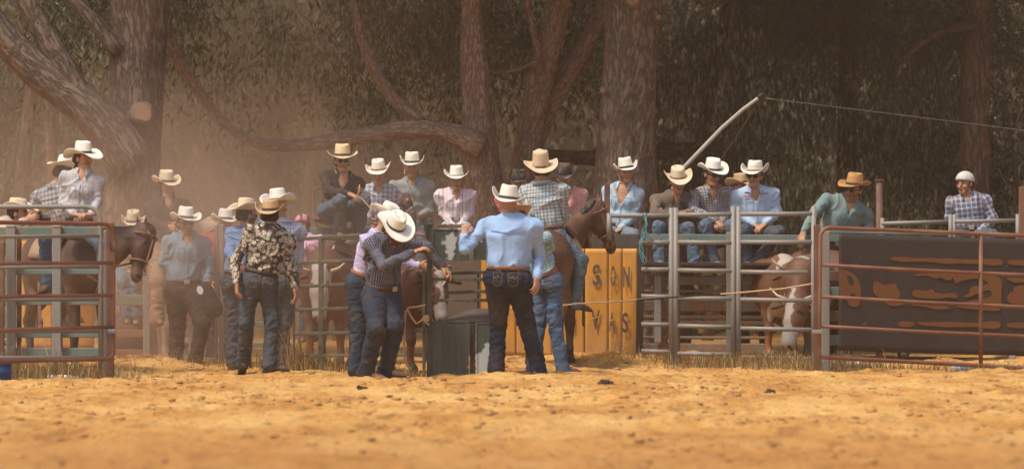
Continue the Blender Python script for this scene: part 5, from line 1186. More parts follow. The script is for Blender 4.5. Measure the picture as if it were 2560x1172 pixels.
person('youth in blue and brown plaid shirt and white riding helmet at the far right', 62.4, (2428, 588), (2418, 492), (2412, 460, -.04), face=0, hface=-38, hpitch=4, s=1.0, build=1.0, armL=((2374, 545, 0), (2425, 578, -1)), armR=((2484, 545, 0), (2450, 578, -1)), handL=((.7, -.3, -.3), (0, .3, -1), .6, 1), handR=((-.7, -.3, -.3), (0, .3, -1), .6, -1), legL=((2395, 590, -1), (2395, 680, 0)), legR=((2482, 588, -1), (2478, 690, 0)),
  shirt=fp('plaid', (.16, .26, .42), (.12, .05, .03), (.55, .5, .48), .055), jeans=(.07, .09, .12), hair=(.02, .014, .012), helmet=dict(col=(.50, .48, .42)), vneck=.05)
# chair under the woman in black
t = TH('chair', P(815, 590, 60.7), 'rusty pipe framed chair under the woman in black', 'chair')
t.part('chair_frame', RUST, lambda m: (m.tube([P(808, 470, 60.9), P(790, 470, 60.9), P(784, 478, 60.9), P(783, 545, 60.85), P(790, 552, 60.8), P(830, 566, 60.5)], .010, 8), m.tube([P(790, 552, 60.9), P(795, 592, 60.9)], .010, 8), m.tube([P(880, 552, 60.5), P(880, 592, 60.5)], .010, 8)))
t.part('seat', simple('dark_seat', (.05, .03, .022), .7, .3), lambda m: m.box(P(835, 550, 60.75), (.42, .40, .035), bev=.012), False)
t.part('platform', simple('platform_boards', (.10, .07, .05), .9, .35, 6.), lambda m: m.box(P(865, 594, 60.75), (.95, .9, .05), bev=.008), False)
t = TH('bench', P(1150, 600, 62.3), 'plank that the spectators behind the chute sit on', 'bench')
t.part('plank', simple('bench_board', (.14, .10, .07), .9, .3, 6.), lambda m: m.beam(P(905, 590, 62.3), P(1470, 592, 62.4), .34, .04), False)
for x in (920, 1060, 1220, 1460): t.part('leg', simple('bench_leg', (.12, .08, .06), .9), lambda m: vpost(m, x, x+14, 596, 900, 62.5), False)
# sticks and ropes held in the centre
mb = MB(); mb.tube([P(899, 462, 60.2), P(898, 478, 60.2), P(893, 489, 60.2), P(905, 497, 60.2), P(930, 525, 60.0)], .007, 6); tag(mb.build('lead_rope', ROPE, smooth=True), 'short pale rope in the hands of the seated woman in black', 'rope')
t = TH('saddle', P(1012, 520, 61.4), 'small brown leather saddle horn and bracket in front of the blonde woman in grey', 'saddle')
def sad(m): m.tube([P(1000, 515, 61.3), P(1008, 492, 61.3), P(1022, 492, 61.3), P(1030, 515, 61.3)], .02, 10); m.box(P(1015, 512, 61.3), (.10, .12, .10), bev=.03)
t.part('horn', leather((.06, .035, .025)), sad)
def uprights(m): vpost(m, 1005, 1012, 522, 600, 61.); vpost(m, 1033, 1041, 526, 600, 61.)
t.part('bracket', GREEN, uprights, False)
t.part('bracket_plate', simple('rust_plate', (.16, .08, .05), .7, .3), lambda m: m.box(P(1022, 550, 61.02), (.085, .02, .18), bev=.004), False)

# ---------------------------------------------------------------- horses and cattle
def animal(name, label, cat, prims, org, yaw, mat, tintf, s=1., subs=(), h=.012, group=None):
    """prims in the animal's own frame: x forward, y left, z up, metres"""
    a = radians(yaw); R = np.array([[cos(a), -sin(a), 0], [sin(a), cos(a), 0], [0, 0, 1]])
    W = lambda p: V(*org)+R@(V(*p)*s)
    F = Field(h)
    for q in prims:
        if q[0] == 'e': F.ell(W(q[1]), V(*q[2])*s, R if len(q) < 5 else R@q[4], k=(q[3] if len(q) > 3 else .04)*s)
        else: F.cone(W(q[1]), W(q[2]), q[3]*s, q[4]*s, R@V(*(q[5] if len(q) > 5 and q[5] else (0, 1, 0))), q[6] if len(q) > 6 else 1, k=(q[7] if len(q) > 7 else .05)*s)
    v, f = F.mesh(); v = relax(v, f, 2, .5)
    loc = ((v-V(*org))@R)/s; o = mesh_np(name, v-V(*org), f, mat, col=tintf(loc)); o.location = tuple(float(c) for c in org); tag(o, label, cat, group)
    return o, W, R
def leg(x, y, top, knee, fet, hoof, r, hind, lift=0):
    """hind legs: stifle, hock, cannon; front: elbow, knee, cannon"""
    if hind: J = [(x-.02, y*.8, top), (x+.10, y, top-.28), (x-.13, y, knee), (x-.06, y, fet), (x-.01, y, hoof+.04)]; rr = [r*2.0, r*1.45, r*.72, r*.5, r*.6]
    else: J = [(x, y*.85, top), (x-.02, y, top-.25), (x+.02, y, knee), (x, y, fet), (x+.04, y, hoof+.04)]; rr = [r*1.7, r*1.1, r*.74, r*.5, r*.6]
    out = [('c', J[i], J[i+1], rr[i], rr[i+1], None, 1, .04) for i in range(4)]
    e = J[4]; out.append(('c', e, (e[0]+.03, e[1], hoof), r*.62, r*.8, None, 1, .01)); return out
def horse(label, org, yaw, coat, s, neckp, headp, mane=(.02, .015, .012), white=None, hb=(.075,), group='saddle horses', bodyw=1., ears=1, muzzle=None):
    """neckp: two points poll-wards, headp: poll and muzzle, in the horse's own frame (withers at z 1.5)"""
    p = [('c', (-.45, 0, 1.10), (.35, 0, 1.08), .31, .29, (0, 1, 0), (1.12, 1.08), .1), ('e', (-.62, 0, 1.20), (.30, .29, .29), .12), ('e', (.50, 0, 1.08), (.24, .23, .31), .12),
         ('e', (.33, 0, 1.38), (.26, .10, .14), .1), ('c', (-.85, 0, 1.24), (-.95, 0, .75), .05, .035, None, 1, .03), ('c', (-.95, 0, .8), (-.93, 0, .35), .055, .02, None, 1, .03)]
    n0 = (.48, 0, 1.18); n1, n2 = neckp; hp, hm = headp
    p += [('c', n0, n1, .24, .16, (0, 1, 0), (1.25, 1.3), .1), ('c', n1, n2, .15, .105, (0, 1, 0), (1.3, 1.25), .06)]
    d = nrm(V(*hm)-V(*hp)); up = nrm(np.cross(np.cross(d, V(0, 0, 1)), d)) if abs(d[2]) < .98 else V(1, 0, 0); sd = np.cross(d, up)
    if d[2] < -.75: up = nrm(V(d[0], d[1], 0)+V(.001, 0, 0)); up = nrm(up-d*np.dot(up, d)); sd = np.cross(d, up)
    A = lambda t, u, w_=0: tuple(V(*hp)+d*t+up*u+sd*w_)
    p += [('c', A(.02, -.02), A(.25, -.03), .105, .095, tuple(sd), (1.25, 1.35), .05), ('c', A(.22, .0), A(.50, .0), .078, .056, tuple(sd), (1.3, 1.15), .04), ('e', A(.53, -.012), (.058, .055, .06), .03), ('e', A(.1, -.09), (.07, .06, .08), .04)]
    for e in (-1, 1): p += [('c', A(-.02, .06, e*.045), A(-.13, .12*ears, e*.06), .026, .006, None, 1, .01), ('e', A(.16, .065, e*.07), (.02, .02, .02), .01)]
    lg = []
    for y in (-.17, .17):
        for hind, x in ((1, -.62), (0, .48)): lg += leg(x, y*bodyw, 1.02, .52 if hind else .45, .16, 0.03, .075, hind)
    hpw, dd = V(*hp), d
    def tf(l):
        t = np.ones((len(l), 3))*np.array(coat); low = np.clip((.62-l[:, 2])/.2, 0, 1)[:, None]; isleg = (l[:, 2] < .75)[:, None]
        t = np.where(isleg, t*(1-low)+np.array(mane)*low, t); t[l[:, 2] < .09] = (.05, .04, .03)
        tail = (l[:, 0] < -.88); t[tail] = mane
        q = l-hpw; a = q@dd; u = q@up; w_ = q@sd; hd = (a > .0) & (a < .7) & (np.abs(w_) < .14) & (np.abs(u) < .2)
        t[hd & (a > .44)] = t[hd & (a > .44)]*.55 if muzzle is None else muzzle
        if white is not None: t[hd & (np.abs(w_) < .022) & (u > .02) & (a > .08) & (a < .42)] = white
        t[hd & (np.abs(a-.16) < .016) & (np.abs(w_) > .07) & (u > .03)] = (.01, .008, .006); t[hd & (np.abs(a-.53) < .018) & (np.abs(w_) > .03)] = (.01, .008, .006)
        return t
    o, W, R = animal('horse', label, 'horse', p+lg, org, yaw, pelt('horse_coat'), tf, s, group=group)
    F = Field(.012); N = [V(*neckp[0])+V(-.08, 0, .2), V(*neckp[1]), V(*hp)]
    c0 = V(.30, 0, 1.46); pts = [c0]+[V(*q) for q in neckp]+[V(*hp)]
    for i in range(len(pts)-1):
        a, b = pts[i], pts[i+1]; dd_ = nrm(b-a); u = nrm(V(-dd_[2], 0, dd_[0])+V(0, 0, .01)); u = u if u[2] > 0 or True else -u
        k0 = .14 if i == 1 else (.0 if i == 0 else .12); k1 = .12 if i < 2 else .09
        for y in (0, .03): F.cone(W(a+u*k0+V(0, y, 0)), W(b+u*k1+V(0, y, 0)), .022, .022, R@V(0, 1, 0), .8, k=.02)
    v, f = F.mesh(); v = v+vnormals(v, f)*(fbm(v*V(40, 40, 12), 5, 3)*.012)[:, None]
    m_ = mesh_np('mane', v-V(*org), f, hairmat(mane)); m_.parent = o
    return o, W, R, A
def strap(m, pts, r=.010): m.tube(pts, r, 6)
def bridle(o, W, A, col=(.16, .07, .035)):
    mb = MB(); ring = lambda t, a_, b_, du=0: [W(A(t, b_*sin(x)+du, a_*cos(x))) for x in np.linspace(0, 2*pi, 18)]
    strap(mb, ring(.36, .092, .10)); strap(mb, ring(.07, .125, .155, -.02)); 
    for e in (-1, 1):
        strap(mb, [W(A(.0, .07, e*.06)), W(A(.12, .0, e*.128)), W(A(.36, -.01, e*.095)), W(A(.47, -.03, e*.075))])
        mb.tube([W(A(.47+.03*cos(x), -.03+.03*sin(x), e*.078)) for x in np.linspace(0, 2*pi, 10)], .006, 5)
    b = mb.build('bridle', leather(col), smooth=True); b.parent = o
    for vv in b.data.vertices: vv.co = vv.co-o.location
    return b
def saddle(o, W, R, col, padcol):
    for nm, mat, th, (x0, x1), dr in (('saddle_blanket', simple('wool_pad', padcol, .95, .4, 40.), .03, (-.36, .30), .42), ('saddle_seat', leather(col), .035, (-.26, .26), .26)):
        vs = []; nx_, na = 10, 18; off = .0 if nm == 'saddle_blanket' else .035
        for s_ in (0, 1):
            for i in range(nx_+1):
                x = lerp(x0, x1, i/nx_)
                for j in range(na+1):
                    a = lerp(-1, 1, j/na)*dr*3.2; lift = (.05*abs(2*i/nx_-1)**3 if nm != 'saddle_blanket' else 0)*(1-min(1, abs(a)/1.2)); rr = .335+off+s_*th
                    vs.append(W((x, sin(a)*rr*.98, 1.09+cos(a)*rr*1.13+lift+.02))-V(*o.location))
        N = na+1; H = (nx_+1)*N; I = lambda s_, i, j: s_*H+i*N+j; f = []
        for i in range(nx_):
            for j in range(na): f += [(I(0, i, j), I(0, i+1, j), I(0, i+1, j+1), I(0, i, j+1)), (I(1, i, j), I(1, i, j+1), I(1, i+1, j+1), I(1, i+1, j))]
            for j in (0, na): f.append((I(0, i, j), I(1, i, j), I(1, i+1, j), I(0, i+1, j)))
        for j in range(na):
            for i in (0, nx_): f.append((I(0, i, j), I(0, i, j+1), I(1, i, j+1), I(1, i, j)))
        q = mesh_np(nm, vs, f, mat); q.parent = o
    for e in (-1, 1, 0):
        mb = MB()
        if e: mb.box(W((.02, e*.37, .72)), (.06, .02, .42), R, .006); mb.tube([W((.02+.07*cos(x), e*.37, .50+.07*sin(x)*1.1)) for x in np.linspace(0, 2*pi, 12)], .012, 6)
        else: mb.tube([W((.27, 0, 1.46)), W((.30, 0, 1.60))], [.025, .03], 8)
        b = mb.build('stirrup' if e else 'saddle_horn', leather(col), smooth=True); b.parent = o
        for vv in b.data.vertices: vv.co = vv.co-o.location
# bay horse in the centre: rump to the camera, turned to the right, head carried high and to the right
gb = gpt(1376, 59.2)
o, W, R, A = horse('bay horse with rider seen from its right rear, head above the yellow banner', (gb[0], 59.1, gb[2]), 84, (.085, .036, .018), .93, ((.70, -.17, 1.45), (.82, -.33, 1.64)), ((.88, -.42, 1.77), (.96, -.60, 1.29)), muzzle=(.10, .055, .035))
bridle(o, W, A); saddle(o, W, R, (.10, .05, .028), (.42, .28, .18))
# brown horse at the left: side on, facing right, head low
gl_ = gpt(178, 58.2)
o, W, R, A = horse('brown horse with low hung head standing behind the left gates under the young woman', (gl_[0], 58.1, gl_[2]), -62, (.06, .028, .016), .95, ((.68, .20, 1.34), (.78, .38, 1.43)), ((.84, .50, 1.50), (.92, .36, 1.02)), muzzle=(.13, .07, .045))
bridle(o, W, A, (.22, .11, .06)); saddle(o, W, R, (.14, .07, .04), (.3, .2, .13))
mb = MB(); strap(mb, [W((.60, -.24, 1.22)), W((.72, -.12, 1.02)), W((.76, 0, .93)), W((.72, .12, 1.02)), W((.60, .24, 1.22))], .014); strap(mb, [W((.76, 0, .93)), W((.66, 0, .80)), W((.4, 0, .73))], .014); strap(mb, [W(A(.36, -.03, .09)), W((.86, .1, 1.1)), W((.70, .12, 1.2))], .012)
b = mb.build('breast_strap', leather((.20, .10, .055)), smooth=True); b.parent = o
for vv in b.data.vertices: vv.co = vv.co-o.location
# pale horse behind the denim man
gp_ = gpt(425, 63); o, W, R, A = horse('pale horse half hidden behind the man in denim shirt', (gp_[0]-.05, 63.1, gp_[2]), -68, (.36, .25, .18), .92, ((.72, .05, 1.45), (.88, .25, 1.62)), ((.92, .32, 1.64), (1.12, .42, 1.15)), mane=(.4, .32, .25), white=(.6, .55, .5), group='saddle horses')
bridle(o, W, A, (.12, .07, .04))

def cow(label, org, yaw, coat, s, head, pitch, hyaw, horns=None, face=None, group='cattle in the yards', neckz=1.05, earz=0., hs=1.18, patch=0):
    """head: poll position in the cow's frame; pitch down and hyaw sideways, degrees"""
    p = [('c', (-.55, 0, .92), (.35, 0, .88), .30, .31, (0, 1, 0), (1.12, 1.2), .1), ('e', (-.68, 0, 1.02), (.24, .25, .24), .1), ('e', (.45, 0, .90), (.24, .22, .34), .1), ('e', (.35, 0, 1.15), (.28, .12, .12), .1),
         ('c', (-.88, 0, 1.12), (-.93, 0, .5), .028, .02, None, 1, .03), ('e', (-.93, 0, .45), (.04, .04, .09), .03)]
    p += [('c', (.52, 0, 1.02), tuple(V(*head)-V(.06, 0, .02)), .22, .125, (0, 1, 0), (1.3, 1.25), .08)]
    a, b = radians(pitch), radians(hyaw); d = V(cos(a)*cos(b), cos(a)*sin(b), -sin(a)); sd = V(-sin(b), cos(b), 0); up = np.cross(d, sd); up = up if up[2] > -.2 else -up
    up = nrm(np.cross(d, sd)); 
    if np.dot(up, V(cos(b)*sin(a), sin(b)*sin(a), cos(a))) < 0: up = -up
    A = lambda t, u, w_=0: tuple(V(*head)+(d*t+up*u+sd*w_)*hs)
    p += [('c', A(.02, -.02), A(.20, -.02), .115*hs, .095*hs, tuple(sd), (1.1, 1.15), .05), ('c', A(.18, -.01), A(.38, -.02), .088*hs, .07*hs, tuple(sd), (1.05, .95), .04), ('e', A(.42, -.025), (.068*hs, .062*hs, .06*hs), .03), ('e', A(-.02, .03), (.07, .10, .05), .04)]
    for e in (-1, 1): p += [('c', A(.03, -.01, e*.11), A(.05, -.04-earz, e*.22), .03, .035, tuple(up), .5, .02), ('c', A(.05, -.04-earz, e*.22), A(.06, -.06-earz, e*.27), .035, .012, tuple(up), .5, .02)]
    for y in (-.17, .17):
        for hind, x in ((1, -.66), (0, .40)): p += leg(x, y, .80, .42 if hind else .36, .14, .03, .072, hind)
    H = V(*head)
    def tf(l):
        t = np.ones((len(l), 3))*np.array(coat); t[l[:, 2] < .08] = (.05, .04, .03); t[(l[:, 2] < .3) & (l[:, 0] > .2)] = t[(l[:, 2] < .3) & (l[:, 0] > .2)]*1.8
        q = (l-H)/hs; a_ = q@d; u = q@up; w_ = q@sd; hd = (a_ > -.12) & (a_ < .55) & (np.abs(w_) < .16) & (np.abs(u) < .2)
        n = noise(l*12, 5)*.035
        if face is not None:
            bl = face.get('w', .05)+.035*np.clip((a_-.2)/.15, 0, 1); t[hd & (np.abs(w_+n) < bl) & (u > -.05) & (a_ > face.get('a', -.1))] = (.30, .255, .21); t[hd & (a_ > .30) & (a_ < .45)] = (.28, .24, .2)
        if patch: n_ = fbm(l*V(3.6, 3.6, 3.6), 7+int(patch*10), 2); t[(n_ > .62) & (l[:, 2] > .3) & ~hd] = (.36, .30, .25)
        t[hd & (a_ > .445)] = (.34, .2, .16); t[hd & (np.abs(a_-.14) < .016) & (np.abs(np.abs(w_)-.09) < .03) & (u > -.01)] = (.015, .01, .008)
        t[hd & (np.abs(a_-.46) < .012) & (np.abs(np.abs(w_)-.035) < .012)] = (.03, .02, .02)
        return t
    o, W, R = animal('cow', label, 'cow', p, org, yaw, pelt('cow_coat', .2), tf, s, group=group)
    if horns:
        for e, pts in zip((-1, 1), horns):
            mb = MB(); P_ = [W(A(*q)) for q in pts]; mb.tube(P_, np.linspace(.026, .005, len(P_))*s, 10)
            q = mb.build('horn', simple('horn', (.50, .38, .24), .5, .2, 30.), smooth=True); q.parent = o
            for vv in q.data.vertices: vv.co = vv.co-o.location
    return o, W, R, A
def cow_at(label, px, py, Y, yaw, coat, s, hx, pitch, hyaw, **k):
    p = P(px, py, Y); a = radians(yaw); g = gz(p[0], Y); hz = (p[2]-g)/s
    return cow(label, (p[0]-hx*s*cos(a), Y-hx*s*sin(a), g), yaw, coat, s, (hx, 0, hz), pitch, hyaw, **k)
# calf in the head gate: body runs back to the left, head out to the right
o, W, R, A = cow_at('reddish brown calf with pale poll held in the green head gate', 1092, 694, 55.85, -58, (.10, .034, .016), .84, .72, 66, -12, face=dict(w=.035, a=-.1), earz=-.03, horns=[[(0, .03, -.07), (-.05, .05, -.09), (-.08, .06, -.10)], [(0, .03, .07), (-.05, .05, .09), (-.08, .06, .10)]])
mb = MB(); mb.tube([W(A(.0, .08, .1)), W(A(.12, .10, .02)), W(A(.22, .02, -.12)), W(A(.30, -.08, -.06)), W(A(.26, -.1, .08))], .009, 6); mb.tube([W(A(.22, .02, -.12)), W(A(.4, .0, -.14)), W(A(.5, .02, -.1))], .009, 6)
tag(mb.build('halter_rope', ROPE, smooth=True), 'tan rope halter looped around the head of the calf in the chute', 'rope')
HS = lambda k=1: [[(.0, .03, -.09), (-.03, .05, -.18), (-.09, .08, -.25)], [(.0, .03, .09), (-.03, .05, .18), (-.09, .08, .25)]]
cow_at('white faced horned cow behind the olive gate left of the chute', 801, 682, 59.5, -95, (.09, .035, .018), .95, .86, 68, 3, face=dict(w=.09), horns=HS())
cow_at('brown and white steer with hanging head, lowest of the cattle behind the right panel', 1992, 752, 60.4, -104, (.105, .042, .02), .86, .84, 62, -14, face=dict(w=.03), horns=HS(), hs=1.4, patch=1)
cow_at('brown steer with white forehead patch and raised horned head at the right panel', 1984, 680, 60.9, -72, (.12, .048, .02), .86, .84, 48, 14, face=dict(w=.06, a=-.05), horns=HS(), hs=1.3, patch=2)
cow_at('darker steer whose muzzle pokes out left between the rails at the right', 1948, 756, 61.6, 182, (.10, .04, .02), .90, .86, 22, -5, face=None, horns=HS())
cow_at('pale muzzled steer close to the right gate post', 2034, 785, 61.6, -105, (.16, .06, .025), .84, .80, 70, 0, face=dict(w=.12), horns=HS(), hs=1.25)

# ---------------------------------------------------------------- trees
def limb(acc, pts, rad, n=26, amp=.10, seed=0, seg=.12):
    """one trunk or limb as a barky tube; pts world points, rad metres"""
    pts = np.asarray(pts, float); rad = np.asarray(rad, float)
    d = np.concatenate([[0], np.cumsum(np.linalg.norm(np.diff(pts, axis=0), axis=1))]); m = max(4, int(d[-1]/seg)); t = np.linspace(0, d[-1], m)
    def cr(x):                                       # smooth through the points
        y = np.interp(t, d, x); k = max(1, int(m*.08))
        for _ in range(3): z = np.pad(y, k, mode='edge'); z[:k] = 2*y[0]-y[1:k+1][::-1] if len(y) > k+1 else y[0]; z[-k:] = 2*y[-1]-y[-k-1:-1][::-1] if len(y) > k+1 else y[-1]; y = np.convolve(z, np.ones(2*k+1)/(2*k+1), 'valid')
        return y
    C = np.stack([cr(pts[:, i]) for i in range(3)], 1); r = np.interp(t, d, rad)
    T = np.gradient(C, axis=0); T /= np.linalg.norm(T, axis=1)[:, None]; A = np.cross(T[0], V(0, 1, .1)); A /= np.linalg.norm(A); vs = []; fb = []
    th = np.arange(n)*2*pi/n
    for i in range(m):
        A = A-T[i]*np.dot(A, T[i]); A /= np.linalg.norm(A); B = np.cross(T[i], A)
        q = np.stack([np.cos(th)*3.2, np.sin(th)*3.2, np.full(n, t[i]*.9+seed*7)], 1); q2 = np.stack([np.cos(th)*9, np.sin(th)*9, np.full(n, t[i]*1.1+seed)], 1)
        rr = r[i]*(1+amp*fbm(q, seed, 2)+amp*.55*(np.abs(noise(q2, seed+9))-.3))
        vs.append(C[i]+np.outer(np.cos(th)*rr, A)+np.outer(np.sin(th)*rr, B)); fb.append(np.stack([th*r[i], np.full(n, t[i]+seed*3), 0*th], 1))
    o = acc['n']; I = lambda i, k: o+i*n+(k % n)
    acc['v'].append(np.concatenate(vs)); acc['b'].append(np.concatenate(fb)); acc['f'] += [(I(i, k), I(i, k+1), I(i+1, k+1), I(i+1, k)) for i in range(m-1) for k in range(n)]
    ctr = np.array([C[0], C[-1]]); acc['v'].append(ctr); acc['b'].append(np.zeros((2, 3))); e0 = o+m*n
    acc['f'] += [(e0, I(0, k+2), I(0, k+1), I(0, k)) for k in range(0, n, 2)]+[(e0+1, I(m-1, k), I(m-1, k+1), I(m-1, k+2)) for k in range(0, n, 2)]
    acc['n'] += m*n+2
def twig(acc, p0, d, L, r, depth, q):
    pts = [p0]; dd = nrm(d)
    for _ in range(5): dd = nrm(dd+q.normal(0, .28, 3)+V(0, 0, -.05)); pts.append(pts[-1]+dd*L/5)
    acc['t'].tube(pts, np.linspace(r, r*.35, 6), 5, cap=False)
    acc['tips'] += [pts[3], pts[5]]
    if depth > 0:
        for k in (2, 3, 4, 5): twig(acc, pts[k], dd+q.normal(0, .7, 3), L*.55, r*.5, depth-1, q)
def leaves(C, per, rad, L, W_, hang, q, droop=1.):
    """thin hanging leaves clustered around the points C"""
    C = np.asarray(C, float); n = len(C)*per; c = np.repeat(C, per, 0)+np.clip(q.normal(0, 1, (n, 3)), -2.2, 2.2)*np.array(rad)
    d = q.normal(0, 1, (n, 3))*(1-hang)*1.2+V(0, 0, -1)*hang*1.6; d /= np.linalg.norm(d, axis=1)[:, None]
    s = np.cross(d, q.normal(0, 1, (n, 3))); s /= np.linalg.norm(s, axis=1)[:, None]+1e-9; nn = np.cross(d, s)
    l = (L*q.uniform(.6, 1.35, n))[:, None]; w_ = (W_*q.uniform(.6, 1.4, n))[:, None]
    v = np.stack([c, c+d*l*.4+s*w_, c+d*l+nn*l*.12, c+d*l*.45-s*w_], 1).reshape(-1, 3)
    br = np.repeat(np.clip(np.repeat(q.random(len(C)), per)*.55+q.random(n)*.45, 0, 1), 4)
    return v, (np.arange(n)*4)[:, None]+np.arange(4), br
def tree(name, label, base, limbs, mat, clumps, leafm, seed, per=60, rad=(.17, .17, .22), L=.12, W_=.016, hang=.6, group='trees behind the yards', canopy=None, amp=.10, twigs=10, knots=(), n=26):
    q = np.random.default_rng(seed); t = thing(name, base, label, 'tree', group); off = V(*base)
    acc = dict(v=[], b=[], f=[], n=0)
    for i, (pts, rd) in enumerate(limbs): limb(acc, pts, rd, n, amp, seed*3+i)
    o = mesh_np('trunk', np.concatenate(acc['v'])-off, acc['f'], mat, fab=np.concatenate(acc['b'])); o.parent = t
    tr = o
    C = [np.asarray(c) for c in clumps]; ta = dict(t=MB(), tips=[])
    for k in range(twigs):
        if not C: break
        c = C[q.integers(len(C))]; twig(ta, c+q.normal(0, .25, 3)+V(0, .1, .2), q.normal(0, .6, 3)+V(0, 0, -.5), q.uniform(.5, 1.1), .012, 1, q)
    if ta['t'].n:
        b = ta['t'].build('twigs', mat, smooth=True); b['kind'] = 'stuff'; b.parent = t; b.data.vertices.foreach_set('co', (np.concatenate(ta['t'].v)-off).astype(np.float32).ravel()); b.data.update()
        C = C+ta['tips'][::2]
    V_, F_, B_ = [], [], []; k = 0
    if C:
        v, f, br = leaves(C, per, rad, L, W_, hang, q); V_.append(v); F_.append(f); B_.append(br); k = len(v)
    if canopy is not None:                           # the high crown above the frame
        cc = [V(q.uniform(canopy[0], canopy[1]), q.uniform(canopy[2], canopy[3]), q.uniform(canopy[4], canopy[5])) for _ in range(canopy[6])]
        v, f, br = leaves(cc, 34, (.55, .55, .4), .34, .075, .55, q); V_.append(v); F_.append(f+k); B_.append(br)
    if V_:
        c = mesh_np('crown', np.concatenate(V_)-off, np.concatenate(F_), leafm, col=np.concatenate(B_)[:, None]*np.ones(3), smooth=False); c.parent = t
    for (p, r, nv) in knots:                         # sawn limb stubs
        mb = MB(); n_ = nrm(V(*nv)); mb.tube([p-n_*.15, p, p+n_*.05], [r*1.35, r*1.2, r*1.02], 18); mb.v[0] = mb.v[0]+(mb.v[0]-(p))*(.16*noise(mb.v[0]*9, seed))[:, None]; k_ = mb.build('sawn_stub', mat, smooth=True); k_.parent = tr; k_.data.vertices.foreach_set('co', (np.concatenate(mb.v)-off).astype(np.float32).ravel())
        mb = MB(); mb.tube([p+n_*.045, p+n_*.056], [r*.86, r*.8], 18); mb.v[0] = mb.v[0]+(mb.v[0]-(p+n_*.05))*(.22*noise(mb.v[0]*14, seed+2))[:, None]; k2 = mb.build('cut_face', simple('sawn_wood', (.27, .15, .095), .85, .35, 30.), smooth=False); k2.parent = k_; k2.data.vertices.foreach_set('co', (np.concatenate(mb.v)-off).astype(np.float32).ravel())
    return t
def pl(Y, *pts): return ([P(x, y, Y+(d[0] if d else 0)) for x, y, r, *d in pts], [r/FPX*Y for x, y, r, *d in pts])
BK1 = bark((.10, .075, .058), (.21, .16, .125)); BK2 = bark((.19, .125, .09), (.34, .24, .18), 1.6, .6); BK3 = bark((.06, .04, .03), (.12, .085, .065)); BKP = bark((.2, .17, .15), (.36, .32, .29), .6, .3)
LF1 = leafmat((.035, .044, .022), (.11, .125, .07), (.38, .40, .26)); LF2 = leafmat((.022, .03, .015), (.06, .07, .036), (.24, .23, .13)); LF3 = leafmat((.012, .017, .008), (.025, .033, .015), (.075, .07, .03))
def box_clumps(n, x0, x1, y0, y1, Y0, Y1, q, dens=None):
    out = []
    while len(out) < n:
        x, y, Y = q.uniform(x0, x1), q.uniform(y0, y1), q.uniform(Y0, Y1)
        if dens is None or q.random() < dens(x, y): out.append(P(x, y, Y))
    return out
q0 = np.random.default_rng(5)
# big dark trunk right of centre
Y = 66.
def g0(px, Y): return V((px-1280)/FPX*Y, Y, gz((px-1280)/FPX*Y, Y))
b = g0(1570, Y); tree('bloodwood_tree', 'largest rough dark trunk, right of centre behind the bay horse', b, [([b-V(0, 0, .3)]+pl(Y, (1565, 780, 96), (1563, 560, 82), (1560, 400, 74), (1568, 200, 68), (1578, 90, 66), (1590, -10, 74), (1600, -150, 62), (1590, -600, 46), (1600, -1100, 20))[0], [.5]+pl(Y, (1565, 780, 96), (1563, 560, 82), (1560, 400, 74), (1568, 200, 68), (1578, 90, 66), (1590, -10, 74), (1600, -150, 62), (1590, -600, 46), (1600, -1100, 20))[1])],
     BK1, [], LF1, 1, canopy=(-1.5, 4.5, 64.2, 69, 5.7, 10, 330), twigs=0, amp=.07, n=64, knots=[(P(1583, 2, Y-.36), .075, (0, -1, .15)), (P(1642, 44, Y-.22), .03, (.4, -1, 0)), (P(1512, 228, Y-.2), .035, (-.7, -1, .2))])
# big trunk at the left with the leaning limb and the round saw cut
Y = 65.; b = g0(335, Y)
tree('gum_tree', 'thick forked trunk with a round saw cut behind the left horse', b, [([b-V(0, 0, .3)]+pl(Y, (330, 760, 78), (325, 560, 72), (335, 400, 66), (343, 200, 68), (345, 60, 72), (350, -60, 78), (360, -500, 50), (340, -1000, 22))[0], [.42]+pl(Y, (330, 760, 78), (325, 560, 72), (335, 400, 66), (343, 200, 68), (345, 60, 72), (350, -60, 78), (360, -500, 50), (340, -1000, 22))[1]),
     pl(Y-.3, (335, 420, 60), (280, 320, 56), (190, 240, 50), (110, 190, 46), (50, 150, 42), (-20, 60, 38), (-120, -80, 30)), pl(Y-.35, (215, 262, 30), (150, 150, 28), (95, 60, 26), (40, -40, 22), (0, -200, 16)), pl(Y-.2, (300, 130, 26), (250, 70, 20), (200, 20, 14), (120, -60, 10))],
     BK1, box_clumps(8, 60, 420, -40, 60, 65.5, 68, q0), LF1, 2, per=30, canopy=(-7.5, -2, 63.8, 69, 5.7, 10, 220), amp=.06, n=56, twigs=26, knots=[(P(355, 283, Y-.36), .115, (.15, -1, .1))])
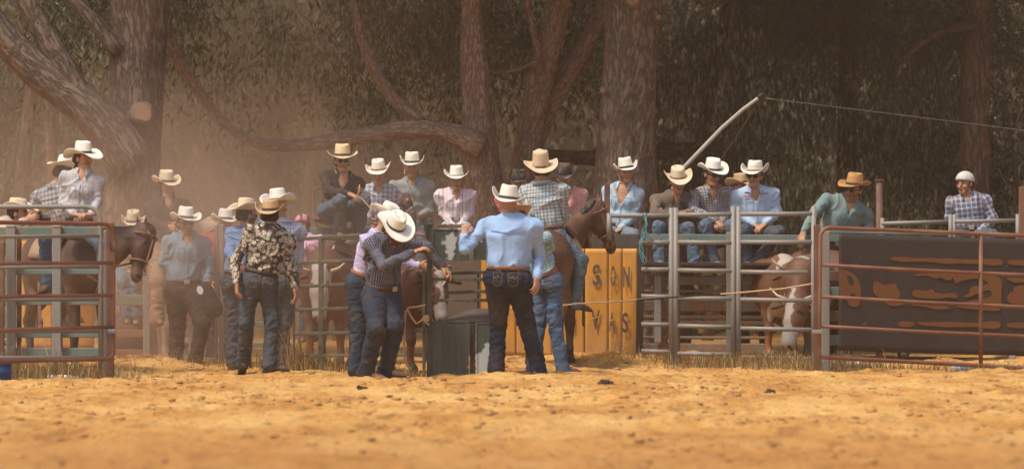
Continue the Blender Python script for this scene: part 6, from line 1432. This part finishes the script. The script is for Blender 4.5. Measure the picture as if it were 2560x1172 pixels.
# twisted tree in the middle with the long horizontal limb
Y = 66.8; b = g0(1215, Y)
tree('paperbark_tree', 'twisted reddish trunk with a long horizontal limb reaching left over the spectators', b, [([b-V(0, 0, .3)]+pl(Y, (1215, 700, 54), (1212, 560, 50), (1210, 430, 48), (1198, 340, 46), (1190, 250, 40), (1180, 160, 34), (1175, 60, 28), (1180, -60, 24), (1180, -500, 12))[0], [.3]+pl(Y, (1215, 700, 54), (1212, 560, 50), (1210, 430, 48), (1198, 340, 46), (1190, 250, 40), (1180, 160, 34), (1175, 60, 28), (1180, -60, 24), (1180, -500, 12))[1]),
     pl(Y-.3, (1205, 370, 34), (1170, 325, 28), (1110, 308, 22), (1030, 316, 21), (940, 335, 20), (840, 352, 18), (740, 370, 15), (650, 382, 14), (600, 372, 12), (560, 330, 13), (520, 270, 14), (480, 200, 15), (430, 130, 16), (400, 60, 16)),
     pl(Y-.2, (1060, 312, 15), (1000, 270, 15), (940, 190, 14), (900, 90, 12), (880, -20, 10))],
     BK2, box_clumps(46, 420, 1350, -60, 300, 67.4, 71, q0, lambda x, y: 1 if y < 200 else .25), LF1, 3, per=55, canopy=(-4.5, 1, 64.8, 70, 5.7, 10, 110), amp=.13, n=40, twigs=24)
Y = 67.6; b = g0(1300, Y)
tree('stringy_gum_tree', 'leaning pair of fibrous trunks left of the largest trunk', b, [([b-V(0, 0, .3)]+pl(Y, (1300, 700, 40), (1305, 480, 36), (1315, 350, 33), (1345, 200, 34), (1385, 80, 32), (1410, -20, 30), (1440, -300, 20))[0], [.25]+pl(Y, (1300, 700, 40), (1305, 480, 36), (1315, 350, 33), (1345, 200, 34), (1385, 80, 32), (1410, -20, 30), (1440, -300, 20))[1]),
     pl(Y+.35, (1308, 440, 32), (1335, 335, 31), (1385, 235, 28), (1450, 140, 25), (1500, 50, 21), (1540, -60, 16)), pl(Y-.2, (1350, 190, 6), (1345, 110, 8), (1325, 40, 8), (1310, -20, 8)), pl(Y-.25, (1348, 150, 5), (1320, 175, 5), (1270, 185, 4), (1230, 182, 3))],
     BK2, box_clumps(26, 1150, 1540, -60, 240, 67.6, 70, q0), LF1, 4, per=50, canopy=(-1.5, 2.5, 64.5, 68, 5.7, 9, 120), amp=.10, n=36, twigs=24)
# low fallen limb to the right of the big trunk
Y = 69.; b = g0(1700, Y)
tree('leaning_gum_tree', 'low arching limb behind the seated row at the right', b, [pl(Y, (1330, 385, 14), (1420, 395, 18), (1500, 400, 20), (1600, 390, 19), (1660, 372, 19), (1730, 368, 18), (1800, 380, 15), (1870, 392, 12), (1950, 395, 10), (2010, 410, 7)), ([b-V(0, 0, .3)]+pl(Y, (1720, 600, 18), (1740, 420, 16), (1770, 250, 14), (1800, 100, 12), (1830, -40, 10))[0], [.12]+pl(Y, (1720, 600, 18), (1740, 420, 16), (1770, 250, 14), (1800, 100, 12), (1830, -40, 10))[1])],
     BK3, box_clumps(64, 1600, 2300, 90, 520, 67, 71.5, q0, lambda x, y: 1 if y > 150 else .5), LF2, 5, per=60, canopy=(2, 6, 64.3, 70, 5.7, 10, 380), hang=.85, twigs=24)
# dark needle trees along the right
for k, (px, Y, w0, seed, x0, x1) in enumerate(((2440, 66.5, 40, 6, 2250, 2640), (2120, 71, 26, 7, 1950, 2330), (1850, 72.5, 24, 8, 1640, 2050))):
    b = g0(px, Y); lb = ['dark rough trunk rising behind the youth in the white helmet', 'dark feathery needle tree behind the man leaning over the rail', 'dark feathery needle tree between the big trunk and the white pole'][k]
    tree('sheoak_tree', lb, b, [([b-V(0, 0, .3)]+pl(Y, (px-2, 600, w0), (px-5, 400, w0*.92), (px, 200, w0*.9), (px+4, 0, w0*.8), (px, -300, w0*.6), (px, -800, w0*.2))[0], [w0*1.1/200]+pl(Y, (px-2, 600, w0), (px-5, 400, w0*.92), (px, 200, w0*.9), (px+4, 0, w0*.8), (px, -300, w0*.6), (px, -800, w0*.2))[1]), pl(Y-.2, (px, 60, w0*.4), (px-80, 75, 8), (px-150, 110, 6), (px-200, 180, 4))],
         BK3, box_clumps(80 if k else 60, x0, x1, -70, 230 if k else 180, Y-2.5 if k else Y, Y+2.5, q0, lambda x, y: 1 if y < 150 else .45), LF3, seed, per=120, rad=(.3, .3, .16), L=.15, W_=.0035, hang=.35, canopy=((px-1280)/FPX*Y-2.5, (px-1280)/FPX*Y+2.8, 64., Y+3, 5.8, 10.5, 260), twigs=20)
for k, (px, Y, dx) in enumerate(((2490, 73, 30), (2545, 74, 6))):
    b = g0(px, Y); tree('pale_gum_tree', ['slender pale grey trunk curving up behind the youth in the helmet', 'thin straight pale trunk at the far right edge'][k], b, [([b-V(0, 0, .2)]+pl(Y, (px+dx, 600, 9), (px+dx*.6, 470, 9), (px-10, 360, 8), (px-30, 250, 7), (px-50, 100, 6), (px-60, -60, 5))[0], [.05]+pl(Y, (px+dx, 600, 9), (px+dx*.6, 470, 9), (px-10, 360, 8), (px-30, 250, 7), (px-50, 100, 6), (px-60, -60, 5))[1])],
         BKP, box_clumps(16, 2330, 2600, 230, 520, 70, 74, q0), LF2, 20+k, per=40, twigs=14)
# mid-distance trees seen through the dust, and dangling foliage masses
for k, (px, Y, r, lean) in enumerate(((40, 76, 22, 60), (140, 80, 18, -30), (760, 79, 20, 70), (930, 82, 16, -120), (1060, 80, 18, 60), (790, 90, 24, -20), (560, 84, 18, -60))):
    b = g0(px, Y); lb = ['dim trunk at the far left in the dust', 'faint trunk left of the forked trunk', 'hazy leaning trunk above the seated woman in black', 'hazy sloping trunk above the long horizontal limb', 'dim trunk left of the twisted tree', 'far faint trunk deep in the bush', 'faint trunk right of the forked trunk'][k]
    tree('eucalyptus_tree', lb, b, [([b-V(0, 0, .2)]+pl(Y, (px, 600, r), (px+lean*.4, 380, r*.8), (px+lean*.7, 200, r*.7), (px+lean, 0, r*.6), (px+lean*1.2, -300, r*.4))[0], [r/170]+pl(Y, (px, 600, r), (px+lean*.4, 380, r*.8), (px+lean*.7, 200, r*.7), (px+lean, 0, r*.6), (px+lean*1.2, -300, r*.4))[1])],
         BK2 if k % 2 else BK1, box_clumps(38, px-230, px+260, -80, 330, Y-4, Y+3, q0, lambda x, y: 1 if y < 200 else .25), LF1, 30+k, per=60, rad=(.22, .22, .3), L=.14, W_=.014, canopy=((px-1280)/FPX*Y-2.5, (px-1280)/FPX*Y+2.5, Y-6, Y+4, 6.4, 11, 45), twigs=16, n=20)
# the thick bush behind everything, and an added slope that blocks bright sky in the gaps
q = np.random.default_rng(77); C = []
while len(C) < 2400:
    Y = q.uniform(80, 112); c = V(q.uniform(-11, 11)*Y/90, Y, q.uniform(.0, 8.5)*(.5+.5*q.random()))
    if noise(c[None]*.55, 8)[0] > -.25: C.append(c)
v, f, br = leaves(C, 70, (.42, .5, .42), .20, .05, .45, q)
bm = leafmat((.05, .048, .026), (.12, .112, .058), (.30, .26, .14))
tag(mesh_np('woodland', v, f, bm, col=br[:, None]*np.ones(3), smooth=False), 'dense far bush closing the view behind all the trunks', 'woodland', kind='stuff')
q = np.random.default_rng(78); mb = MB()
for k in range(46):
    Y = q.uniform(74, 100); x = q.uniform(-9, 9)*Y/90; p = V(x, Y, 0); pts = [p]; d = V(q.normal(0, .25), 0, 1)
    for _ in range(7): d = nrm(d+V(q.normal(0, .16), q.normal(0, .1), .12)); pts.append(pts[-1]+d*.9)
    mb.tube(pts, np.linspace(q.uniform(.03, .09), .015, 8), 7)
tag(mb.build('undergrowth_stems', bark((.11, .085, .07), (.2, .16, .13), 1., .3), smooth=True), 'tangle of thin saplings and dead stems through the bush', 'undergrowth', kind='stuff')
xs = np.linspace(-160, 160, 60); ys = np.linspace(112, 220, 30); X, YY = np.meshgrid(xs, ys, indexing='ij'); Z = np.clip((YY-112)/30, 0, 1)*16+fbm(np.stack([X.ravel()*.15, YY.ravel()*.15, 0*X.ravel()], 1), 3, 4).reshape(X.shape)*1.8
I = np.arange(X.size).reshape(X.shape); hm = simple('added_slope', (.035, .036, .018), .95, .5, 1.2)
tag(mesh_np('added_hills', np.stack([X.ravel(), YY.ravel(), Z.ravel()-.5], 1), np.stack([I[:-1, :-1], I[1:, :-1], I[1:, 1:], I[:-1, 1:]], -1).reshape(-1, 4), hm), kind='structure')

# ---------------------------------------------------------------- grass, litter, dust
tufts('dry_grass', [(60, 53.6, .35, .3, 900, .30), (150, 54.2, .35, .4, 900, .28), (20, 54.5, .3, .4, 500, .5), (215, 54.6, .15, .3, 350, .25)], 'dry brown grass and weeds under the left gates')
tufts('dry_grass', [(1660, 59.9, .3, .2, 260, .2), (1760, 59.6, .3, .3, 420, .2), (1850, 59.4, .35, .25, 900, .26), (1960, 59.0, .4, .25, 1100, .26), (2040, 58.4, .3, .2, 700, .24), (2130, 58.8, .3, .25, 420, .14), (2300, 58.8, .6, .25, 420, .12), (2480, 58.6, .5, .2, 320, .12)], 'dry straw coloured grass along the foot of the right fences')
tufts('dry_grass', [(980, 55.6, .12, .15, 220, .10), (1035, 55.4, .1, .12, 160, .12), (760, 58.6, .3, .3, 500, .3), (880, 58, .3, .3, 300, .2), (740, 58.2, .06, .08, 120, .75), (590, 60, .5, .3, 400, .2), (1120, 54.9, .2, .05, 60, .05), (1240, 55.3, .3, .1, 80, .05)], 'thin dry straw around the chute and the olive gate')
def bottle(px, Y, ang, label, L=.20, r=.033, name='bottle', col=(.62, .68, .72), cap=(.08, .2, .5)):
    g = gpt(px, Y); g[2] += r*.9; t = thing(name, g, label, name); a = radians(ang); d = V(cos(a), sin(a), 0)
    M = NT('thin_plastic'); m_ = M.done(col, .2, None, spec=.6); M.b.inputs['Alpha'].default_value = .65
    mb = MB(); mb.tube([d*u*L-d*L/2 for u in (0, .02, .3, .34, .38, .7, .88, 1)], [r*.7, r, r, r*.9, r, r, r*.45, r*.4], 12); o = mb.build('bottle_body', m_, smooth=True); o.parent = t
    mb = MB(); mb.tube([d*L*.5, d*L*.56], r*.45, 10); o = mb.build('bottle_cap', simple('cap%d' % int(cap[2]*100), cap, .5)); o.parent = t
    mb = MB(); mb.tube([-d*L*.12, d*L*.12], r*1.03, 12, cap=False); o = mb.build('bottle_label', simple('label%d' % int(cap[2]*100), scl(cap, 1.5), .5)); o.parent = t
bottle(2405, 58.6, 18, 'crushed clear water bottle with a blue label lying under the right gate', .24)
bottle(2460, 58.8, -8, 'clear water bottle lying right of the one with the blue label', .2, cap=(.6, .6, .6))
bottle(2140, 58.9, 30, 'dusty clear bottle in the grass near the left end of the right gate', .24, cap=(.5, .45, .4))
bottle(208, 54.2, 70, 'blue drink can lying in the grass by the left gate post', .13, .034, 'can', (.05, .12, .32), (.4, .4, .42))
bottle(155, 53.4, 5, 'flattened white plastic bottle at the edge of the left grass', .28, .025, cap=(.55, .55, .55), col=(.5, .52, .52))
M = NT('red_scrap'); mb = MB(); qq = np.random.default_rng(9)
for k in range(9): mb.box(gpt(228, 54.3)+qq.normal(0, .05, 3)+V(0, 0, .06), (.05, .012, .02), rot_axis(V(*qq.normal(0, 1, 3)), qq.uniform(0, 3)), .003)
tag(mb.build('plastic_scrap', simple('red_plastic', (.35, .05, .03), .6)), 'torn red plastic scraps beside the blue can', 'scrap')
tag(lumps('straw_litter', 900, (-7, 7, 52, 58), .006, .016, simple('straw_bits', (.45, .36, .22), .9, .3), flat=.3), 'scattered straw bits and chips near the fence line', 'litter')
# pale vehicles and boards glimpsed low behind the fences
t = TH('trailer', gpt(470, 66), 'pale trailer body glimpsed low behind the legs of the man in denim shirt', 'trailer')
t.part('body', simple('pale_panel', (.5, .48, .46), .6, .15, 3.), lambda m: m.box(P(500, 880, 66), (1.0, .8, .30), bev=.03), False)
t.part('stripe', simple('grey_stripe', (.2, .2, .2), .6), lambda m: m.box(P(500, 862, 65.58), (.98, .02, .05), bev=.005), False)
for x in (440, 560): t.part('wheel', simple('tyre', (.02, .02, .02), .8), lambda m: m.tube([P(x, 905, 65.9), P(x, 905, 66.2)], .17, 20), True)
# the air: dust haze over everything and denser clouds kicked up by the cattle
def volume(name, lo, hi, dens, col, label, noisy=None, aniso=.35):
    mb = MB(); lo = V(*lo); hi = V(*hi); c = (lo+hi)/2; mb.box((0, 0, 0), hi-lo)
    m = bpy.data.materials.new(name); m.use_nodes = True; n = m.node_tree; n.nodes.clear(); out = n.nodes.new('ShaderNodeOutputMaterial'); pv = n.nodes.new('ShaderNodeVolumePrincipled')
    pv.inputs['Color'].default_value = (*col, 1); pv.inputs['Density'].default_value = dens; pv.inputs['Anisotropy'].default_value = aniso; n.links.new(pv.outputs[0], out.inputs['Volume'])
    if noisy:
        L = lambda op, a, b=0.: (lambda x: ([n.links.new(v, x.inputs[i]) if isinstance(v, bpy.types.NodeSocket) else setattr(x.inputs[i], 'default_value', v) for i, v in enumerate((a, b))], setattr(x, 'operation', op), x.outputs[0])[2])(n.nodes.new('ShaderNodeMath'))
        tc = n.nodes.new('ShaderNodeTexCoord'); nz = n.nodes.new('ShaderNodeTexNoise'); nz.inputs['Scale'].default_value = noisy; nz.inputs['Detail'].default_value = 3; n.links.new(tc.outputs['Object'], nz.inputs['Vector'])
        mp = n.nodes.new('ShaderNodeMapping'); mp.inputs['Scale'].default_value = tuple(2/(hi-lo)); n.links.new(tc.outputs['Object'], mp.inputs[0]); ln = n.nodes.new('ShaderNodeVectorMath'); ln.operation = 'LENGTH'; n.links.new(mp.outputs[0], ln.inputs[0])
        fall = L('POWER', L('MAXIMUM', L('SUBTRACT', 1., ln.outputs['Value']), 0.), 1.2); nn = L('MAXIMUM', L('SUBTRACT', nz.outputs[0], .30), 0.)
        n.links.new(L('MULTIPLY', L('MULTIPLY', fall, nn), dens*5), pv.inputs['Density'])
    o = mb.build(name, m); o.location = tuple(c); return tag(o, label, 'haze' if name == 'haze' else 'dust', kind='stuff')
DC = (.86, .66, .50)
volume('haze', (-60, -4, -1.2), (60, 111, 13.5), .0008, DC, 'thin tan dust haze through the whole place')
volume('dust_cloud', (-7.8, 55.4, -1.2), (.4, 66, 3.3), .15, DC, 'thick tan dust drifting behind the men at the left', 1.1)
volume('dust_cloud', (-9.5, 63, -1.5), (4., 80, 7.), .06, DC, 'pale dust hanging in front of the middle trees', .6)
